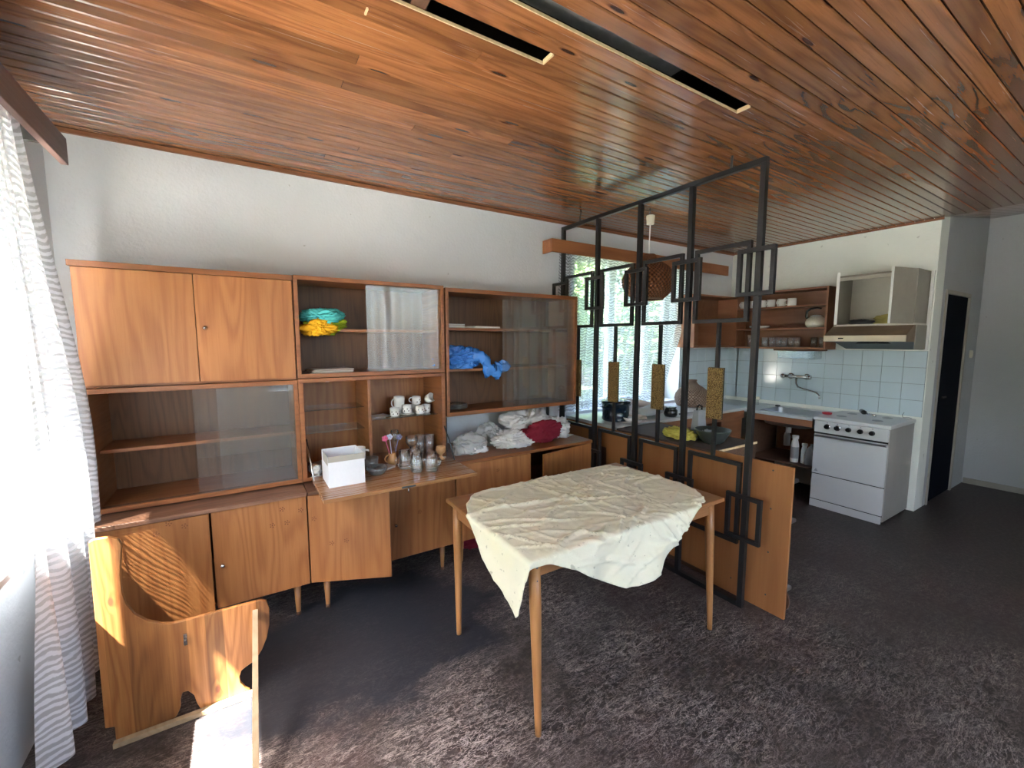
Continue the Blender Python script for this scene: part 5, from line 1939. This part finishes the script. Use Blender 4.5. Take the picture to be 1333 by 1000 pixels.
tube(bm, arc((-0.032, 0, 0.05), (-0.022, 0.03), -PI / 2, PI / 2, 8, 'xz'), 0.004, 7)
obj('handle', bm, 'porc', t, smooth=True, local=True)
cs_ = obj('cup', lathe([(0, 0), (0.028, 0), (0.034, 0.03), (0.034, 0.0305), (0.030, 0.0305), (0, 0.006)], 22), 'porc', smooth=True)
cs_.location = (0.92, 2.93, SZG)
tag(cs_, 'low white cup carrying the porcelain jug', 'cup')
tip = obj('cup', lathe([(0, 0), (0.022, 0), (0.031, 0.015), (0.034, 0.055), (0.031, 0.055), (0.027, 0.017), (0, 0.005)], 22), 'porc', smooth=True)
tip.location = (1.115, 2.915, SZG + 0.088)
tip.rotation_euler = (0.9, 0.8, 0)
tag(tip, 'tipped white cup on top of the pile on the glass shelf', 'cup')
sa_ = obj('saucer', lathe([(0, 0.002), (0.03, 0), (0.055, 0.010), (0.056, 0.012), (0.03, 0.004), (0, 0.004)], 26), 'porc', smooth=True)
sa_.location = (0.955, 2.87, SZG)
tag(sa_, 'white saucer under a printed cup on the glass shelf', 'saucer')
sp2 = obj('spoon_bundle', tube(nb(), [(0.71, 2.84, SZG + 0.004), (0.76, 2.86, SZG + 0.006), (0.80, 2.85, SZG + 0.004)], [0.003, 0.002, 0.006], 6), 'steel', smooth=True)
tag(sp2, 'teaspoon lying at the left of the glass shelf', 'spoon')
pp = obj('paper_sheet', box(-0.09, 0.05, -0.05, 0.05, 0, 0.003), 'paper')
pp.location = (0.79, 2.93, SZG)
pp.rotation_euler = (0, 0, 0.3)
tag(pp, 'flat paper sheet behind the spoon on the glass shelf', 'paper')
# lamp button under the secretary top
tag(obj('puck_lamp', lathe([(0, 0), (0.012, -0.006), (0.016, -0.001), (0.016, 0.0)], 16, None, (0.43, 2.75, 1.339)), 'plast', smooth=True), 'small white puck under the top of the secretary', 'puck')

# cloths in the upper middle cabinet : shelf top z=1.65, front y = 2.82
SH = 1.6505
tag(obj('folded_cloth', crumple((0.43, 2.84, 1.715), (0.105, 0.075, 0.050), 51, 0.5, 5, 2.4), 'teal', smooth=True), 'teal cloth on top of the heap in the upper middle cabinet', 'cloth')
tag(obj('folded_cloth', crumple((0.405, 2.805, 1.655), (0.092, 0.042, 0.045), 52, 0.75, 5, 3.4), 'yellow', smooth=True), 'golden yellow cloth hanging over the shelf edge under the teal one', 'cloth')
tag(obj('folded_cloth', crumple((0.46, 2.83, 1.668), (0.095, 0.042, 0.040), 53, 0.7, 5, 3.6), 'lime', smooth=True), 'lime green cloth peeping out behind the yellow one', 'cloth')


def paper_stack(label, x, y, z, rz, n=4, w_=0.11, d=0.075, seed=1, dz=0.004):
    t = thing('paper_pile', label, 'papers', (x, y, z), rz)
    r_ = random.Random(seed)
    for i in range(n):
        bm = nb()
        bx(bm, -w_, w_, -d, d, i * dz, i * dz + dz * 0.8, Matrix.Rotation(r_.uniform(-0.25, 0.25), 4, 'Z'))
        obj('sheet', bm, 'paper' if i % 3 else 'sand', t, local=True)
    return t


paper_stack('untidy papers at the bottom of the upper middle cabinet', 0.47, 2.88, 1.381, 0.1, 5, 0.12, 0.085, 3, 0.005)
paper_stack('folded papers at the left of the top shelf, right cabinet', 1.315, 2.88, 1.6685, 0.3, 5, 0.07, 0.05, 4, 0.006)
paper_stack('white papers jutting over the top shelf of the right cabinet', 1.54, 2.855, 1.6685, 0.05, 4, 0.12, 0.07, 5, 0.004)

# blue bag : body on shelf, neck twisting over the shelf edge
bm = crumple((1.37, 2.875, 1.445), (0.165, 0.08, 0.090), 61, 0.5, 6, 3.0, floor=1.3735)
bag = thing('plastic_bag', 'crumpled blue plastic bag on the shelf of the right cabinet', 'bag', (1.40, 2.85, 1.374))
obj('bag_body', bm, 'bluebag', bag, smooth=True)
bm = nb()
path = [(1.46, 2.85, 1.47), (1.50, 2.80, 1.47), (1.535, 2.79, 1.42), (1.56, 2.785, 1.36), (1.60, 2.785, 1.335), (1.65, 2.79, 1.345), (1.685, 2.80, 1.385), (1.675, 2.81, 1.43)]
dens = []
for a, b in zip(path, path[1:]):
    for k in range(5):
        dens.append(Vector(a).lerp(Vector(b), k / 5))
dens.append(Vector(path[-1]))
rad = [0.042 + 0.012 * math.sin(i * 0.9) * (0.5 + i / len(dens)) for i in range(len(dens))]
rad[-1] = 0.004
tube(bm, dens, rad, 22)
for v in bm.verts:
    q = v.co * 22
    v.co += noise.noise_vector(q) * 0.022 + noise.noise_vector(q * 2.7) * 0.010
    v.co.y = max(2.765, v.co.y)
obj('bag_neck', bm, 'bluebag', bag, smooth=True)

# plates on the bottom of the right cabinet
rg_ = 'dark glass plates at the bottom of the right cabinet'
dp = None
for i, lb in enumerate(('lowest smoked glass plate in the right cabinet stack', 'second smoked glass plate in the right cabinet stack', 'third smoked glass plate in the right cabinet stack', 'top smoked glass plate in the right cabinet stack')):
    if dp is None:
        dp = tag(obj('glass_plate', lathe([(0, 0.002), (0.05, 0), (0.085, 0.012), (0.087, 0.015), (0.05, 0.005), (0, 0.006)], 26), 'smoke', smooth=True), lb, 'plate', rg_)
        o = dp
    else:
        o = dp.copy()
        C.objects.link(o)
        o['label'] = lb
    o.location = (1.34, 2.90, 1.069 + 0.009 * i)

# laundry pile on the right base cabinet (top z = 0.768)
LZ = 0.7685
tag(obj('plastic_bag', crumple((1.39, 2.74, 0.83), (0.13, 0.09, 0.085), 71, 0.55, 5, 1.8, floor=LZ), 'clearbag', smooth=True), 'clear plastic bag with white cloth, left on the right base cabinet', 'bag')
tag(obj('white_cloth', crumple((1.40, 2.72, 0.795), (0.10, 0.06, 0.03), 72, 0.5, 4, 2.4, floor=LZ), 'white', smooth=True), 'white cloth inside the left clear plastic bag', 'cloth')
tag(obj('plastic_bag', crumple((1.62, 2.84, 0.845), (0.10, 0.07, 0.085), 73, 0.7, 5, 1.8, floor=LZ), 'clearbag', smooth=True), 'second clear plastic bag behind the white laundry', 'bag')
tag(obj('laundry', crumple((1.70, 2.735, 0.825), (0.14, 0.10, 0.065), 74, 0.6, 5, 3.2, floor=LZ), 'white', smooth=True), 'white crumpled laundry at the middle of the heap', 'laundry')
tag(obj('laundry', crumple((1.97, 2.86, 0.885), (0.20, 0.11, 0.115), 75, 0.6, 5, 3.0, floor=LZ), 'white', smooth=True), 'tall heap of white laundry behind the red cloth', 'laundry')
tag(obj('laundry', crumple((2.19, 2.80, 0.845), (0.11, 0.10, 0.085), 76, 0.65, 5, 3.0, floor=LZ), 'white', smooth=True), 'white laundry at the right end of the heap', 'laundry')
tag(obj('red_cloth', crumple((1.98, 2.70, 0.865), (0.16, 0.055, 0.075), 77, 0.55, 5, 2.6, floor=LZ), 'redcl', smooth=True), 'dark red cloth lying over the white laundry', 'cloth')
tag(obj('straw_hat', lathe([(0, 0.11), (0.045, 0.105), (0.06, 0.07), (0.062, 0.035), (0.12, 0.02), (0.122, 0.022), (0.064, 0.037)], 30), 'white', smooth=True), 'pale round hat on top of the laundry heap, leaning on the wall', 'hat')
hat = bpy.data.objects['straw_hat']
hat.location = (2.12, 3.00, 0.93)
hat.rotation_euler = (1.0, 0.2, 0)
tag(obj('red_bag', crumple((1.42, 2.86, 0.07), (0.14, 0.10, 0.07), 79, 0.5, 4, 2.5, floor=0.001), 'redcl', smooth=True), 'dark red bag on the floor under the right base cabinet', 'bag')
pp = obj('paper_sheet', box(-0.05, 0.05, -0.03, 0.03, 0, 0.002), 'paper')
pp.location = (2.34, 2.80, LZ)
pp.rotation_euler = (0, 0, 0.4)
tag(pp, 'small white paper at the right end of the laundry cabinet', 'paper')
print('planks', NPL)
